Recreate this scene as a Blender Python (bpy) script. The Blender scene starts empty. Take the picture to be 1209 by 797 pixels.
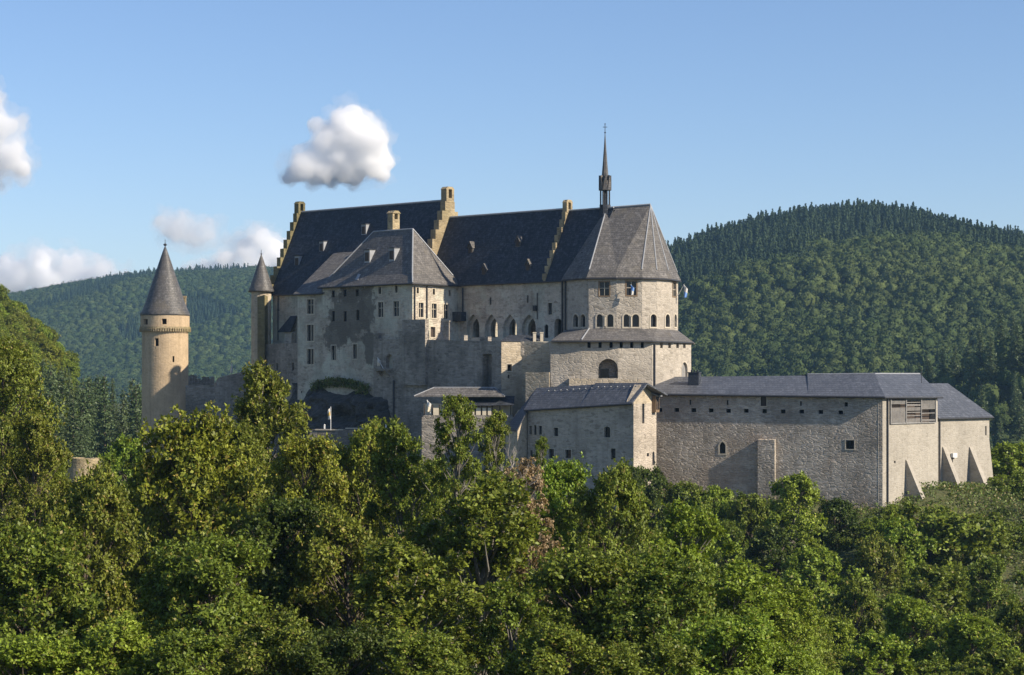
import bpy, bmesh, math, random
import numpy as np
from mathutils import Vector, Matrix
R_ = math.radians
sc = bpy.context.scene
COL = sc.collection

# ------------------------------------------------------------------ camera, sky, sun, exposure
F = 2425.0          # focal length of the photograph in its own pixels (1209 wide)
CX, HY = 604.5, 455.0   # centre column, horizon row
cam = bpy.data.cameras.new('camera')
cam_o = bpy.data.objects.new('camera', cam); COL.objects.link(cam_o)
cam.sensor_width = 36.0
cam.lens = F / 1209.0 * 36.0
cam.shift_y = (HY - 398.5) / 1209.0
cam.clip_start = 0.5
cam.clip_end = 30000
cam_o.location = (0, 0, 0)
cam_o.rotation_euler = (R_(90), 0, 0)
sc.camera = cam_o

SUN_AZ = 115.0      # degrees from +Y towards +X
SUN_EL = 31.0
w = bpy.data.worlds.new('World'); sc.world = w; w.use_nodes = True
nt = w.node_tree
sky = nt.nodes.new('ShaderNodeTexSky'); sky.sky_type = 'NISHITA'; sky.sun_disc = False
sky.sun_elevation = R_(SUN_EL); sky.sun_rotation = R_(SUN_AZ)
sky.altitude = 300; sky.air_density = 1.0; sky.dust_density = 0.25; sky.ozone_density = 5.5
bg = nt.nodes['Background']; tint = nt.nodes.new('ShaderNodeMix'); tint.data_type = 'RGBA'; tint.blend_type = 'MULTIPLY'; tint.inputs[0].default_value = 1.0
tint.inputs[7].default_value = (1.05, .95, .96, 1)
nt.links.new(sky.outputs[0], tint.inputs[6]); nt.links.new(tint.outputs[2], bg.inputs[0]); bg.inputs[1].default_value = 0.105
sun = bpy.data.lights.new('sun', 'SUN'); sun.energy = 5.0; sun.angle = R_(0.53); sun.color = (1.0, 0.88, 0.71)
sun_o = bpy.data.objects.new('sun', sun); COL.objects.link(sun_o)
sd = Vector((math.sin(R_(SUN_AZ)) * math.cos(R_(SUN_EL)), math.cos(R_(SUN_AZ)) * math.cos(R_(SUN_EL)), math.sin(R_(SUN_EL))))
sun_o.rotation_euler = (-sd).to_track_quat('-Z', 'Y').to_euler()
sc.view_settings.view_transform = 'Standard'; sc.view_settings.look = 'None'
sc.view_settings.gamma = 1.0; sc.view_settings.use_curve_mapping = False
sc.view_settings.exposure = 0.52
cy = sc.cycles
sc.render.engine = 'CYCLES'
cy.use_denoising = True; cy.denoising_prefilter = 'ACCURATE'
cy.max_bounces = 22; cy.diffuse_bounces = 2; cy.glossy_bounces = 2; cy.transmission_bounces = 3
cy.volume_bounces = 20; cy.transparent_max_bounces = 16
cy.use_fast_gi = False
cy.sample_clamp_indirect = 3.0; cy.use_adaptive_sampling = False

# ------------------------------------------------------------------ geometry helpers
def P(px, py, Y): return Vector(((px - CX) * Y / F, Y, (HY - py) * Y / F))
def XY(px, Y): return Vector(((px - CX) * Y / F, Y))
def Z(py, Y): return (HY - py) * Y / F

def tag(o, label=None, cat=None, group=None, kind=None):
    if label: o['label'] = label
    if cat: o['category'] = cat
    if group: o['group'] = group
    if kind: o['kind'] = kind
    return o
def thing(name, label, cat, loc, group=None):
    o = bpy.data.objects.new(name, None); COL.objects.link(o); o.location = loc
    o.empty_display_size = 0.5
    return tag(o, label, cat, group)
def rootloc(o):
    v = Vector((0, 0, 0))
    while o is not None: v += o.location; o = o.parent
    return v
def put(name, me, mat, parent=None):
    """link a mesh given in world metres under parent"""
    if parent is not None: me.transform(Matrix.Translation(-rootloc(parent)))
    o = bpy.data.objects.new(name, me); COL.objects.link(o)
    if mat is not None:
        if len(me.materials) == 0: me.materials.append(mat)
    if parent is not None: o.parent = parent
    return o
def bm_mesh(bm, name='m', smooth=False):
    bmesh.ops.recalc_face_normals(bm, faces=bm.faces[:])
    me = bpy.data.meshes.new(name); bm.to_mesh(me); bm.free()
    if smooth: me.shade_smooth()
    return me
def prism(bm, pts, z0, z1):
    """closed solid over a footprint; z0 / z1 single numbers or one per corner"""
    n = len(pts)
    b = z0 if isinstance(z0, (list, tuple)) else [z0] * n
    t = z1 if isinstance(z1, (list, tuple)) else [z1] * n
    lo = [bm.verts.new((p[0], p[1], b[i])) for i, p in enumerate(pts)]
    hi = [bm.verts.new((p[0], p[1], t[i])) for i, p in enumerate(pts)]
    for i in range(n):
        j = (i + 1) % n
        bm.faces.new((lo[i], lo[j], hi[j], hi[i]))
    bm.faces.new(hi); bm.faces.new(lo[::-1])
def extr(bm, poly, d):
    """solid from a planar polygon (3-D points) pushed by vector d"""
    a = [bm.verts.new(p) for p in poly]; b = [bm.verts.new(Vector(p) + d) for p in poly]
    n = len(poly)
    bm.faces.new(a); bm.faces.new(b[::-1])
    for i in range(n):
        j = (i + 1) % n
        bm.faces.new((a[i], b[i], b[j], a[j]))
def shell(bm, polys, d=Vector((0, 0, -0.22))):
    """roof sheet with thickness; shared corners are welded"""
    vs = {}
    def key(p): return tuple(round(c, 3) for c in p)
    def get(p):
        k = key(p)
        if k not in vs: vs[k] = (bm.verts.new(p), bm.verts.new(Vector(p) + d))
        return vs[k]
    cnt = {}
    for poly in polys:
        g = [get(p) for p in poly]
        bm.faces.new([a for a, b in g]); bm.faces.new([b for a, b in g][::-1])
        ks = [key(p) for p in poly]
        for i in range(len(ks)):
            e = (ks[i], ks[(i + 1) % len(ks)]); r = (e[1], e[0])
            if r in cnt: del cnt[r]
            else: cnt[e] = 1
    for a, b in cnt:
        bm.faces.new((vs[a][0], vs[a][1], vs[b][1], vs[b][0]))
def box(bm, c, sx, sy, sz, T=Vector((1, 0, 0))):
    """box centred on c; sx along T (horizontal), sy across, sz up"""
    T = Vector((T[0], T[1], 0)).normalized(); N = Vector((-T.y, T.x, 0)); c = Vector(c)
    pts = [c + T * a + N * b + Vector((0, 0, -sz / 2)) for a, b in ((-sx/2, -sy/2), (sx/2, -sy/2), (sx/2, sy/2), (-sx/2, sy/2))]
    extr(bm, pts, Vector((0, 0, sz)))
def lathe(bm, cx, cy_, prof, n=40):
    rings = []
    for r, z in prof:
        if r < 1e-4: rings.append([bm.verts.new((cx, cy_, z))])
        else: rings.append([bm.verts.new((cx + r * math.cos(2*math.pi*k/n), cy_ + r * math.sin(2*math.pi*k/n), z)) for k in range(n)])
    for a, b in zip(rings, rings[1:]):
        for k in range(n):
            l = (k + 1) % n
            if len(a) == 1 and len(b) == 1: continue
            if len(a) == 1: bm.faces.new((a[0], b[l], b[k]))
            elif len(b) == 1: bm.faces.new((a[k], a[l], b[0]))
            else: bm.faces.new((a[k], a[l], b[l], b[k]))
    for r in (rings[0], rings[-1]):
        if len(r) > 1: bm.faces.new(r)
def tube(bm, pts, rad, n=6):
    rings = []
    for i, p in enumerate(pts):
        p = Vector(p); r = rad[i] if isinstance(rad, (list, tuple)) else rad
        d = (Vector(pts[min(i+1, len(pts)-1)]) - Vector(pts[max(i-1, 0)])).normalized()
        a = d.orthogonal().normalized(); b = d.cross(a)
        rings.append([bm.verts.new(p + (a*math.cos(2*math.pi*k/n) + b*math.sin(2*math.pi*k/n))*r) for k in range(n)])
    for a, b in zip(rings, rings[1:]):
        for k in range(n): bm.faces.new((a[k], a[(k+1) % n], b[(k+1) % n], b[k]))
    bm.faces.new(rings[0]); bm.faces.new(rings[-1])

class Wall:
    """a vertical wall face from a to b in plan, left to right as seen from outside"""
    def __init__(s, a, b):
        s.a = Vector((a[0], a[1])); d = Vector((b[0], b[1])) - s.a
        s.L = d.length; s.T = d.normalized(); s.N = Vector((s.T.y, -s.T.x))
    def hit(s, px, py):
        dx, dz = (px - CX) / F, (HY - py) / F
        t = s.a.dot(s.N) / (dx * s.N.x + s.N.y)
        p = Vector((dx * t, t))
        return (p - s.a).dot(s.T), dz * t
    def pt(s, u, z, out=0.0):
        p = s.a + s.T * u + s.N * out
        return Vector((p.x, p.y, z))
    @property
    def N3(s): return Vector((s.N.x, s.N.y, 0))
    @property
    def T3(s): return Vector((s.T.x, s.T.y, 0))

def outline(kind, w_, h, n=7):
    """opening outline around its centre, counter-clockwise (u, z)"""
    a = w_ / 2; b = -h / 2; t = h / 2
    if kind == 'rect': return [(-a, b), (a, b), (a, t), (-a, t)]
    if kind == 'round':
        s = t - a
        return [(-a, b), (a, b)] + [(a * math.cos(math.pi * k / n), s + a * math.sin(math.pi * k / n)) for k in range(n + 1)]
    if kind == 'segment':
        r = h * 0.22; s = t - r
        return [(-a, b), (a, b)] + [(a * math.cos(math.pi * k / n), s + r * math.sin(math.pi * k / n)) for k in range(n + 1)]
    if kind == 'pointed':
        rise = min(1.5 * a, h * .6); s = t - rise; out = [(-a, b), (a, b)]
        for k in range(n + 1):
            q = k / n; out.append((a * (1 - q ** 1.7), s + rise * q ** .8 if k else s))
        for k in range(n - 1, -1, -1):
            q = k / n; out.append((-a * (1 - q ** 1.7), s + rise * q ** .8 if k else s))
        return out

class Opening:
    def __init__(s, wall, px, py, wpx, hpx, kind='rect', depth=0.3, surround=0.0, mull=None, pane=True, mat=None, name='window', proud=0.05, smat=None, panemat=None):
        s.wall = wall; u0, _ = wall.hit(px - wpx/2, py); u1, _ = wall.hit(px + wpx/2, py)
        s.u, s.z = wall.hit(px, py); s.u = (u0 + u1) / 2
        s.w = abs(u1 - u0); _, zt = wall.hit(px, py - hpx/2); _, zb = wall.hit(px, py + hpx/2); s.h = zt - zb
        s.kind = kind; s.depth = depth; s.surround = surround; s.mull = mull; s.pane = pane; s.name = name; s.proud = proud; s.smat = smat; s.panemat = panemat
    def cutter(s, bm):
        poly = [s.wall.pt(s.u + a, s.z + b, 0.3) for a, b in outline(s.kind, s.w, s.h)]
        extr(bm, poly, -s.wall.N3 * (0.3 + s.depth))
    def build(s, parent):
        W = s.wall; made = None
        bm = bmesh.new()
        e = s.surround if s.surround > 0 else 0.06
        inn = outline(s.kind, s.w * (1.0 if s.surround > 0 else 0.97), s.h * (1.0 if s.surround > 0 else .98)); 
        out = outline(s.kind, s.w + 2 * e, s.h + 2 * e) if s.surround > 0 else outline(s.kind, s.w * 1.0, s.h * 1.0)
        if s.surround > 0: o0, o1 = s.proud, -0.02
        else: o0, o1 = -s.depth + 0.12, -s.depth + 0.02
        n = len(inn)
        A = [[bm.verts.new(W.pt(s.u + p[0], s.z + p[1], o)) for p in ring] for ring, o in ((inn, o0), (out, o0), (out, o1), (inn, o1))]
        for i in range(n):
            j = (i + 1) % n
            for k in range(4):
                q = A[k]; r = A[(k + 1) % 4]
                bm.faces.new((q[i], q[j], r[j], r[i]))
        made = put(s.name, bm_mesh(bm), s.smat or (M['pale_stone'] if s.surround > 0 else M['dark_wood']), parent)
        if s.pane:
            bm = bmesh.new()
            extr(bm, [W.pt(s.u + a * .99, s.z + b * .99, -s.depth + 0.05) for a, b in outline(s.kind, s.w, s.h)], -W.N3 * 0.03)
            put('pane', bm_mesh(bm), s.panemat or M['glass'], made)
        if s.mull:
            nv, hs = s.mull; bm = bmesh.new(); d = -s.depth + 0.13; tw = 0.075
            for k in range(1, nv): box(bm, W.pt(s.u - s.w/2 + s.w * k / nv, s.z, d), tw, 0.09, s.h * .97, W.T)
            for f in hs: box(bm, W.pt(s.u, s.z - s.h/2 + s.h * f, d + .012), s.w * .98, 0.085, tw, W.T)
            put('mullion', bm_mesh(bm), M['pale_stone'] if s.surround > 0 else M['wood'], made)
        return made

def solid_with_openings(name, bm, ops, mat, parent, extra=None):
    """closed wall solid with the openings cut into it; then the windows that fill them"""
    me = bm_mesh(bm)
    if ops or extra:
        a = bpy.data.objects.new('tmp_a', me); COL.objects.link(a)
        def cut(a, fill):
            cb = bmesh.new(); fill(cb)
            b = bpy.data.objects.new('tmp_b', bm_mesh(cb)); COL.objects.link(b)
            md = a.modifiers.new('b', 'BOOLEAN'); md.object = b; md.operation = 'DIFFERENCE'; md.solver = 'EXACT'; md.use_self = True
            dg = bpy.context.evaluated_depsgraph_get()
            new = bpy.data.meshes.new_from_object(a.evaluated_get(dg))
            a.modifiers.clear(); a.data = new
            bpy.data.objects.remove(b)
        if extra: cut(a, extra)
        if ops: cut(a, lambda cb: [o.cutter(cb) for o in ops])
        me = a.data; bpy.data.objects.remove(a)
    wo = put(name, me, mat, parent)
    for o in ops:
        if o.name: o.build(parent)
    return wo

# ------------------------------------------------------------------ materials
M = {}
def nodemat(name):
    m = bpy.data.materials.new(name); m.use_nodes = True; t = m.node_tree; t.nodes.clear()
    out = t.nodes.new('ShaderNodeOutputMaterial'); b = t.nodes.new('ShaderNodeBsdfPrincipled')
    t.links.new(b.outputs[0], out.inputs[0])
    b.inputs['Specular IOR Level'].default_value = 0.3
    return m, t, b, out
def N_(t, typ, **kw):
    n = t.nodes.new('ShaderNode' + typ)
    for k, v in kw.items():
        if hasattr(n, k): setattr(n, k, v)
    return n
def math_(t, op, a, b=None, clamp=False):
    n = N_(t, 'Math', operation=op, use_clamp=clamp)
    for i, v in enumerate((a, b)):
        if v is None: continue
        if isinstance(v, (int, float)): n.inputs[i].default_value = v
        else: t.links.new(v, n.inputs[i])
    return n.outputs[0]
def mixc(t, f, a, b, bt='MIX'):
    n = N_(t, 'Mix', data_type='RGBA', blend_type=bt)
    for s, v in ((n.inputs[0], f), (n.inputs[6], a), (n.inputs[7], b)):
        if isinstance(v, (int, float)): s.default_value = v
        elif isinstance(v, tuple): s.default_value = (*v, 1)
        else: t.links.new(v, s)
    return n.outputs[2]
def noise(t, vec, scale, detail=5, rough=.6, dist=0.0):
    n = N_(t, 'TexNoise'); n.inputs['Scale'].default_value = scale; n.inputs['Detail'].default_value = detail
    n.inputs['Roughness'].default_value = rough; n.inputs['Distortion'].default_value = dist
    if vec is not None: t.links.new(vec, n.inputs['Vector'])
    return n.outputs['Fac']
def ramp(t, f, lo, hi):
    n = N_(t, 'MapRange', interpolation_type='SMOOTHSTEP'); t.links.new(f, n.inputs[0])
    n.inputs[1].default_value = lo; n.inputs[2].default_value = hi
    return n.outputs[0]
def wall_coords(t):
    """(metres along the wall, height, 0) for any vertical or sloping face, plus the world position"""
    g = N_(t, 'NewGeometry')
    c = N_(t, 'VectorMath', operation='CROSS_PRODUCT'); t.links.new(g.outputs['True Normal'], c.inputs[1]); c.inputs[0].default_value = (0, 0, 1)
    nn = N_(t, 'VectorMath', operation='NORMALIZE'); t.links.new(c.outputs[0], nn.inputs[0])
    d = N_(t, 'VectorMath', operation='DOT_PRODUCT'); t.links.new(nn.outputs[0], d.inputs[0]); t.links.new(g.outputs['Position'], d.inputs[1])
    s = N_(t, 'SeparateXYZ'); t.links.new(g.outputs['Position'], s.inputs[0])
    cb = N_(t, 'CombineXYZ'); t.links.new(d.outputs['Value'], cb.inputs[0]); t.links.new(s.outputs[2], cb.inputs[1])
    return cb.outputs[0], g.outputs['Position'], s.outputs[2]
def stone(name, c1, c2, mortar, brick=(0.78, 0.31), bump=0.5, stain=0.5, patch=None, render_=0.0, warm=None, streak=.35, dark=.4, wob=.3):
    """rubble masonry: uneven courses, mixed stones, stains and streaks"""
    m, t, b, out = nodemat(name)
    uv, pos, zz = wall_coords(t)
    # bend the courses
    nz = N_(t, 'TexNoise'); nz.inputs['Scale'].default_value = .8; nz.inputs['Detail'].default_value = 4; t.links.new(uv, nz.inputs['Vector'])
    sub = N_(t, 'VectorMath', operation='SUBTRACT'); t.links.new(nz.outputs['Color'], sub.inputs[0]); sub.inputs[1].default_value = (.5, .5, .5)
    sca = N_(t, 'VectorMath', operation='SCALE'); t.links.new(sub.outputs[0], sca.inputs[0]); sca.inputs['Scale'].default_value = wob
    add = N_(t, 'VectorMath', operation='ADD'); t.links.new(uv, add.inputs[0]); t.links.new(sca.outputs[0], add.inputs[1])
    mp = N_(t, 'Mapping'); mp.inputs['Scale'].default_value = (1 / brick[0], 1 / brick[1], 1); t.links.new(add.outputs[0], mp.inputs[0])
    vo = N_(t, 'TexVoronoi', feature='F1'); vo.inputs['Scale'].default_value = 1.0; vo.inputs['Randomness'].default_value = .8; t.links.new(mp.outputs[0], vo.inputs['Vector'])
    ve = N_(t, 'TexVoronoi', feature='DISTANCE_TO_EDGE'); ve.inputs['Scale'].default_value = 1.0; ve.inputs['Randomness'].default_value = .8; t.links.new(mp.outputs[0], ve.inputs['Vector'])
    sep = N_(t, 'SeparateColor'); t.links.new(vo.outputs['Color'], sep.inputs[0])
    col = mixc(t, sep.outputs[0], c1, c2)
    col = mixc(t, math_(t, 'MULTIPLY', math_(t, 'GREATER_THAN', sep.outputs[1], .86), dark), col, tuple(x * .35 for x in c1))
    edge = ramp(t, ve.outputs['Distance'], .03, .14)
    col = mixc(t, math_(t, 'MULTIPLY', math_(t, 'SUBTRACT', 1.0, edge), .75), col, mortar)
    # plaster remains
    if render_ > 0:
        pl = ramp(t, noise(t, pos, .22, 8, .7), .52 - render_ * .3, .62 - render_ * .3)
        col = mixc(t, math_(t, 'MULTIPLY', pl, .7), col, tuple(min(.6, x * 1.25) for x in mortar))
    # broad weathering
    st = ramp(t, noise(t, pos, .16, 8, .68), .42, .68)
    col = mixc(t, math_(t, 'MULTIPLY', st, stain), col, tuple(x * .42 for x in c1))
    fine = noise(t, pos, 2.6, 6, .7)
    col = mixc(t, math_(t, 'MULTIPLY', ramp(t, fine, .48, .7), .35), col, tuple(x * .5 for x in c1))
    # rain streaks
    mpz = N_(t, 'Mapping'); mpz.inputs['Scale'].default_value = (1.3, .07, 1); t.links.new(uv, mpz.inputs[0])
    sk = ramp(t, noise(t, mpz.outputs[0], 1.0, 5, .65), .5, .75)
    col = mixc(t, math_(t, 'MULTIPLY', sk, streak), col, tuple(x * .38 for x in c1))
    if warm:
        wm = ramp(t, noise(t, pos, .11, 5, .6), .5, .66)
        col = mixc(t, math_(t, 'MULTIPLY', wm, .6), col, warm)
    if patch:
        for ctr, ax, dark in patch:
            s_ = N_(t, 'VectorMath', operation='SUBTRACT'); t.links.new(pos, s_.inputs[0]); s_.inputs[1].default_value = ctr
            d_ = N_(t, 'VectorMath', operation='DIVIDE'); t.links.new(s_.outputs[0], d_.inputs[0]); d_.inputs[1].default_value = ax
            l_ = N_(t, 'VectorMath', operation='LENGTH'); t.links.new(d_.outputs[0], l_.inputs[0])
            v = math_(t, 'ADD', math_(t, 'SUBTRACT', 1.0, l_.outputs['Value']), math_(t, 'MULTIPLY', math_(t, 'SUBTRACT', noise(t, pos, .55, 7, .7), .5), 2.6))
            col = mixc(t, math_(t, 'MULTIPLY', ramp(t, v, -.05, .18), .85), col, dark)
    t.links.new(col, b.inputs['Base Color']); b.inputs['Roughness'].default_value = .92
    h = math_(t, 'ADD', math_(t, 'MULTIPLY', edge, .6), math_(t, 'ADD', math_(t, 'MULTIPLY', sep.outputs[2], .5), math_(t, 'MULTIPLY', fine, .5)))
    bp = N_(t, 'Bump'); bp.inputs['Strength'].default_value = bump; bp.inputs['Distance'].default_value = .12
    t.links.new(h, bp.inputs['Height']); t.links.new(bp.outputs[0], b.inputs['Normal'])
    M[name] = m; return m
def slate(name, c1, c2, moss=None, rough=.55, row=.28, bump=.7):
    m, t, b, out = nodemat(name)
    uv, pos, zz = wall_coords(t)
    br = N_(t, 'TexBrick'); t.links.new(uv, br.inputs['Vector']); br.inputs['Scale'].default_value = 1.0
    br.inputs['Brick Width'].default_value = .4; br.inputs['Row Height'].default_value = row; br.inputs['Mortar Size'].default_value = .02
    br.inputs['Color1'].default_value = (*c1, 1); br.inputs['Color2'].default_value = (*c2, 1); br.inputs['Mortar'].default_value = (*[x * .45 for x in c1], 1)
    br.inputs['Bias'].default_value = 0
    col = mixc(t, math_(t, 'MULTIPLY', ramp(t, noise(t, pos, .3, 7, .7), .45, .7), .5), br.outputs['Color'], tuple(x * .55 for x in c1))
    col = mixc(t, math_(t, 'MULTIPLY', ramp(t, noise(t, pos, 1.7, 6, .7), .48, .7), .6), col, tuple(min(1, x * 1.9) for x in c2))
    mpz = N_(t, 'Mapping'); mpz.inputs['Scale'].default_value = (1.1, .08, 1); t.links.new(uv, mpz.inputs[0])
    col = mixc(t, math_(t, 'MULTIPLY', ramp(t, noise(t, mpz.outputs[0], 1.0, 5, .6), .5, .72), .45), col, tuple(x * .6 for x in c1))
    if moss: col = mixc(t, math_(t, 'MULTIPLY', ramp(t, noise(t, pos, .5, 8, .7), .5, .66), .55), col, moss)
    t.links.new(col, b.inputs['Base Color']); b.inputs['Roughness'].default_value = rough; b.inputs['Specular IOR Level'].default_value = .35
    bp = N_(t, 'Bump'); bp.inputs['Strength'].default_value = bump; bp.inputs['Distance'].default_value = .05
    t.links.new(math_(t, 'ADD', br.outputs['Fac'], math_(t, 'MULTIPLY', noise(t, pos, 3.0, 4), 1.2)), bp.inputs['Height']); bp.invert = True
    t.links.new(bp.outputs[0], b.inputs['Normal'])
    M[name] = m; return m
def plain(name, c, rough=.8, var=.3, scale=1.5, metal=0.0):
    m, t, b, out = nodemat(name)
    g = N_(t, 'NewGeometry')
    col = mixc(t, math_(t, 'MULTIPLY', ramp(t, noise(t, g.outputs['Position'], scale, 6, .65), .4, .7), var), c, tuple(x * .4 for x in c))
    t.links.new(col, b.inputs['Base Color']); b.inputs['Roughness'].default_value = rough; b.inputs['Metallic'].default_value = metal
    M[name] = m; return m
def leafmat(name, c, c2, trans=.16, var=.8, dry=None, dryf=.06):
    """leaves: each one its own green, some light shining through"""
    m, t, b, out = nodemat(name)
    g = N_(t, 'NewGeometry'); oi = N_(t, 'ObjectInfo')
    r = g.outputs['Random Per Island']
    col = mixc(t, r, c, c2)
    clump = noise(t, g.outputs['Position'], .45, 3, .6)
    col = mixc(t, math_(t, 'MULTIPLY', ramp(t, clump, .45, .65), .45), col, tuple(x * .55 for x in c))
    r2 = math_(t, 'FRACT', math_(t, 'MULTIPLY', r, 37.7))
    if dry: col = mixc(t, math_(t, 'MULTIPLY', math_(t, 'LESS_THAN', r2, dryf), .9), col, dry)
    hs = N_(t, 'HueSaturation'); t.links.new(col, hs.inputs['Color'])
    t.links.new(math_(t, 'ADD', .49, math_(t, 'MULTIPLY', oi.outputs['Random'], .02)), hs.inputs['Hue'])
    t.links.new(math_(t, 'ADD', 1 - var / 2, math_(t, 'MULTIPLY', math_(t, 'FRACT', math_(t, 'MULTIPLY', r, 91.3)), var)), hs.inputs['Value'])
    col = hs.outputs[0]
    t.links.new(col, b.inputs['Base Color']); b.inputs['Roughness'].default_value = .5; b.inputs['Specular IOR Level'].default_value = .25
    tr = N_(t, 'BsdfTranslucent'); t.links.new(mixc(t, .55, col, tuple(min(1, x * 1.7) * k for x, k in zip(c2, (1.25, 1.2, .4)))), tr.inputs['Color'])
    mx = N_(t, 'MixShader'); mx.inputs[0].default_value = trans
    t.links.new(b.outputs[0], mx.inputs[1]); t.links.new(tr.outputs[0], mx.inputs[2]); t.links.new(mx.outputs[0], out.inputs[0])
    M[name] = m; return m

stone('palace_stone', (.40, .345, .27), (.58, .505, .405), (.54, .475, .385), stain=.6, streak=.45, render_=.2, bump=.6)
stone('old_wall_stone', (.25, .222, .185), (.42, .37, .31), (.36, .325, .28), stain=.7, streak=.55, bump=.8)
stone('drum_stone', (.385, .338, .272), (.50, .443, .367), (.445, .40, .335), stain=.38, streak=.3, bump=.5)
stone('tan_stone', (.45, .37, .26), (.56, .47, .34), (.5, .43, .33), stain=.4, streak=.25)  # warm tan masonry, a little warmer than house_stone
stone('wing_stone', (.375, .325, .265), (.55, .485, .40), (.515, .46, .39), stain=.6, streak=.35, bump=.9, warm=(.34, .26, .19), dark=.3)
stone('end_stone', (.355, .32, .262), (.42, .382, .32), (.405, .372, .315), stain=.25, streak=.22, bump=.35, dark=.15)
stone('tower_plaster', (.47, .355, .225), (.53, .405, .265), (.53, .40, .26), brick=(.9, .45), stain=.42, streak=.5, bump=.25, dark=.05)
stone('gable_stone', (.36, .28, .16), (.46, .37, .22), (.40, .33, .22), stain=.6, bump=.6, warm=(.22, .19, .07))
stone('moss_stone', (.20, .17, .08), (.26, .22, .11), (.22, .19, .11), stain=.7, bump=.6)
stone('house_stone', (.40, .345, .275), (.55, .475, .385), (.52, .455, .375), stain=.5, bump=.7, streak=.35)
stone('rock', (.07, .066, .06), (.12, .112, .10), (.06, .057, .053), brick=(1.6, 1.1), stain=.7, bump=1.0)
slate('dark_slate', (.026, .031, .040), (.052, .058, .070), rough=.7)
slate('grey_slate', (0.108, 0.101, 0.095), (0.155, 0.145, 0.135), moss=(0.158, 0.140, 0.112), rough=.75)
slate('new_slate', (0.082, 0.089, 0.102), (0.107, 0.113, 0.128), rough=.5)
slate('cone_slate', (.082, .08, .08), (.12, .115, .112), moss=(.15, .13, .10), rough=.5)
plain('pale_stone', (.52, .46, .36), .85, .3)
plain('lead', (.32, .33, .345), .5, .3)
plain('iron', (.03, .03, .033), .6, .2)
plain('pipe', (.05, .05, .055), .5, .2)
plain('wood', (.24, .165, .10), .7, .4)
plain('dark_wood', (.07, .052, .04), .7, .4)
plain('weathered_wood', (.27, .26, .245), .8, .5)
plain('panel', (.72, .62, .46), .7, .2)
plain('white_cloth', (.62, .60, .56), .8, .1)
plain('blue_cloth', (.16, .30, .62), .8, .1)
plain('red_cloth', (.55, .10, .07), .8, .1)
plain('yellow_cloth', (.75, .50, .14), .8, .1)
plain('white_paint', (.8, .8, .78), .6, .1)
plain('bark', (.13, .105, .08), .9, .6, 3)
plain('pale_bark', (.22, .20, .17), .9, .5, 3)
plain('grey_twig', (.30, .27, .24), .9, .4, 3)
m, t, b, o_ = nodemat('glass'); b.inputs['Base Color'].default_value = (.018, .02, .024, 1); b.inputs['Roughness'].default_value = .12; M['glass'] = m
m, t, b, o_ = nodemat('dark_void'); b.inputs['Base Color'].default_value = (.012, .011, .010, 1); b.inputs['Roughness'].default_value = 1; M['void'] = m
leafmat('leaf_green', (.108, .148, .016), (.192, .238, .032), dry=(.24, .19, .05), dryf=.04)
leafmat('leaf_bright', (.145, .212, .018), (.252, .325, .040), dry=(.24, .22, .05), dryf=.04)
leafmat('leaf_yellow', (.148, .176, .016), (.252, .276, .034), dry=(.33, .25, .06), dryf=.06)
leafmat('leaf_olive', (.116, .146, .017), (.202, .228, .034), dry=(.28, .22, .07), dryf=.06)
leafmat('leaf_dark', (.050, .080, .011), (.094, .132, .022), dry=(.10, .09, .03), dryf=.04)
leafmat('leaf_dead', (.27, .19, .10), (.38, .28, .17), trans=.2, dry=(.12, .08, .04), dryf=.25)
leafmat('leaf_spruce', (.066, .100, .038), (.115, .155, .062), trans=.12, dry=(.07, .075, .03))
leafmat('grass_green', (.085, .125, .022), (.150, .185, .045), dry=(.24, .19, .09), dryf=.15)
def forestmat():
    m, t, b, out = nodemat('forest_leaf')
    a = N_(t, 'Attribute', attribute_name='tint'); k = N_(t, 'Attribute', attribute_name='conifer')
    g = N_(t, 'NewGeometry')
    col = mixc(t, a.outputs['Fac'], (.040, .066, .020), (.108, .134, .042))
    con = mixc(t, a.outputs['Fac'], (.026, .048, .026), (.068, .098, .042))
    col = mixc(t, k.outputs['Fac'], col, con)
    hs = N_(t, 'HueSaturation'); t.links.new(col, hs.inputs['Color'])
    t.links.new(math_(t, 'ADD', .8, math_(t, 'MULTIPLY', g.outputs['Random Per Island'], .4)), hs.inputs['Value'])
    t.links.new(hs.outputs[0], b.inputs['Base Color']); b.inputs['Roughness'].default_value = .8; b.inputs['Specular IOR Level'].default_value = .1
    bp = N_(t, 'Bump'); bp.inputs['Strength'].default_value = .9; bp.inputs['Distance'].default_value = 1.6
    t.links.new(noise(t, g.outputs['Position'], .55, 4, .7), bp.inputs['Height']); t.links.new(bp.outputs[0], b.inputs['Normal'])
    M['forest_leaf'] = m
forestmat()
def groundmat():
    m, t, b, out = nodemat('ground')
    g = N_(t, 'NewGeometry')
    n1 = noise(t, g.outputs['Position'], .09, 8, .7); n2 = noise(t, g.outputs['Position'], .8, 7, .7)
    col = mixc(t, ramp(t, n1, .4, .62), (.055, .075, .022), (.11, .115, .04))
    col = mixc(t, math_(t, 'MULTIPLY', ramp(t, n2, .48, .68), .7), col, (.15, .12, .065))
    col = mixc(t, math_(t, 'MULTIPLY', ramp(t, noise(t, g.outputs['Position'], 2.5, 5), .5, .7), .5), col, (.04, .045, .018))
    t.links.new(col, b.inputs['Base Color']); b.inputs['Roughness'].default_value = .95
    bp = N_(t, 'Bump'); bp.inputs['Strength'].default_value = .8; bp.inputs['Distance'].default_value = .4
    t.links.new(n2, bp.inputs['Height']); t.links.new(bp.outputs[0], b.inputs['Normal'])
    M['ground'] = m
groundmat()

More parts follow.
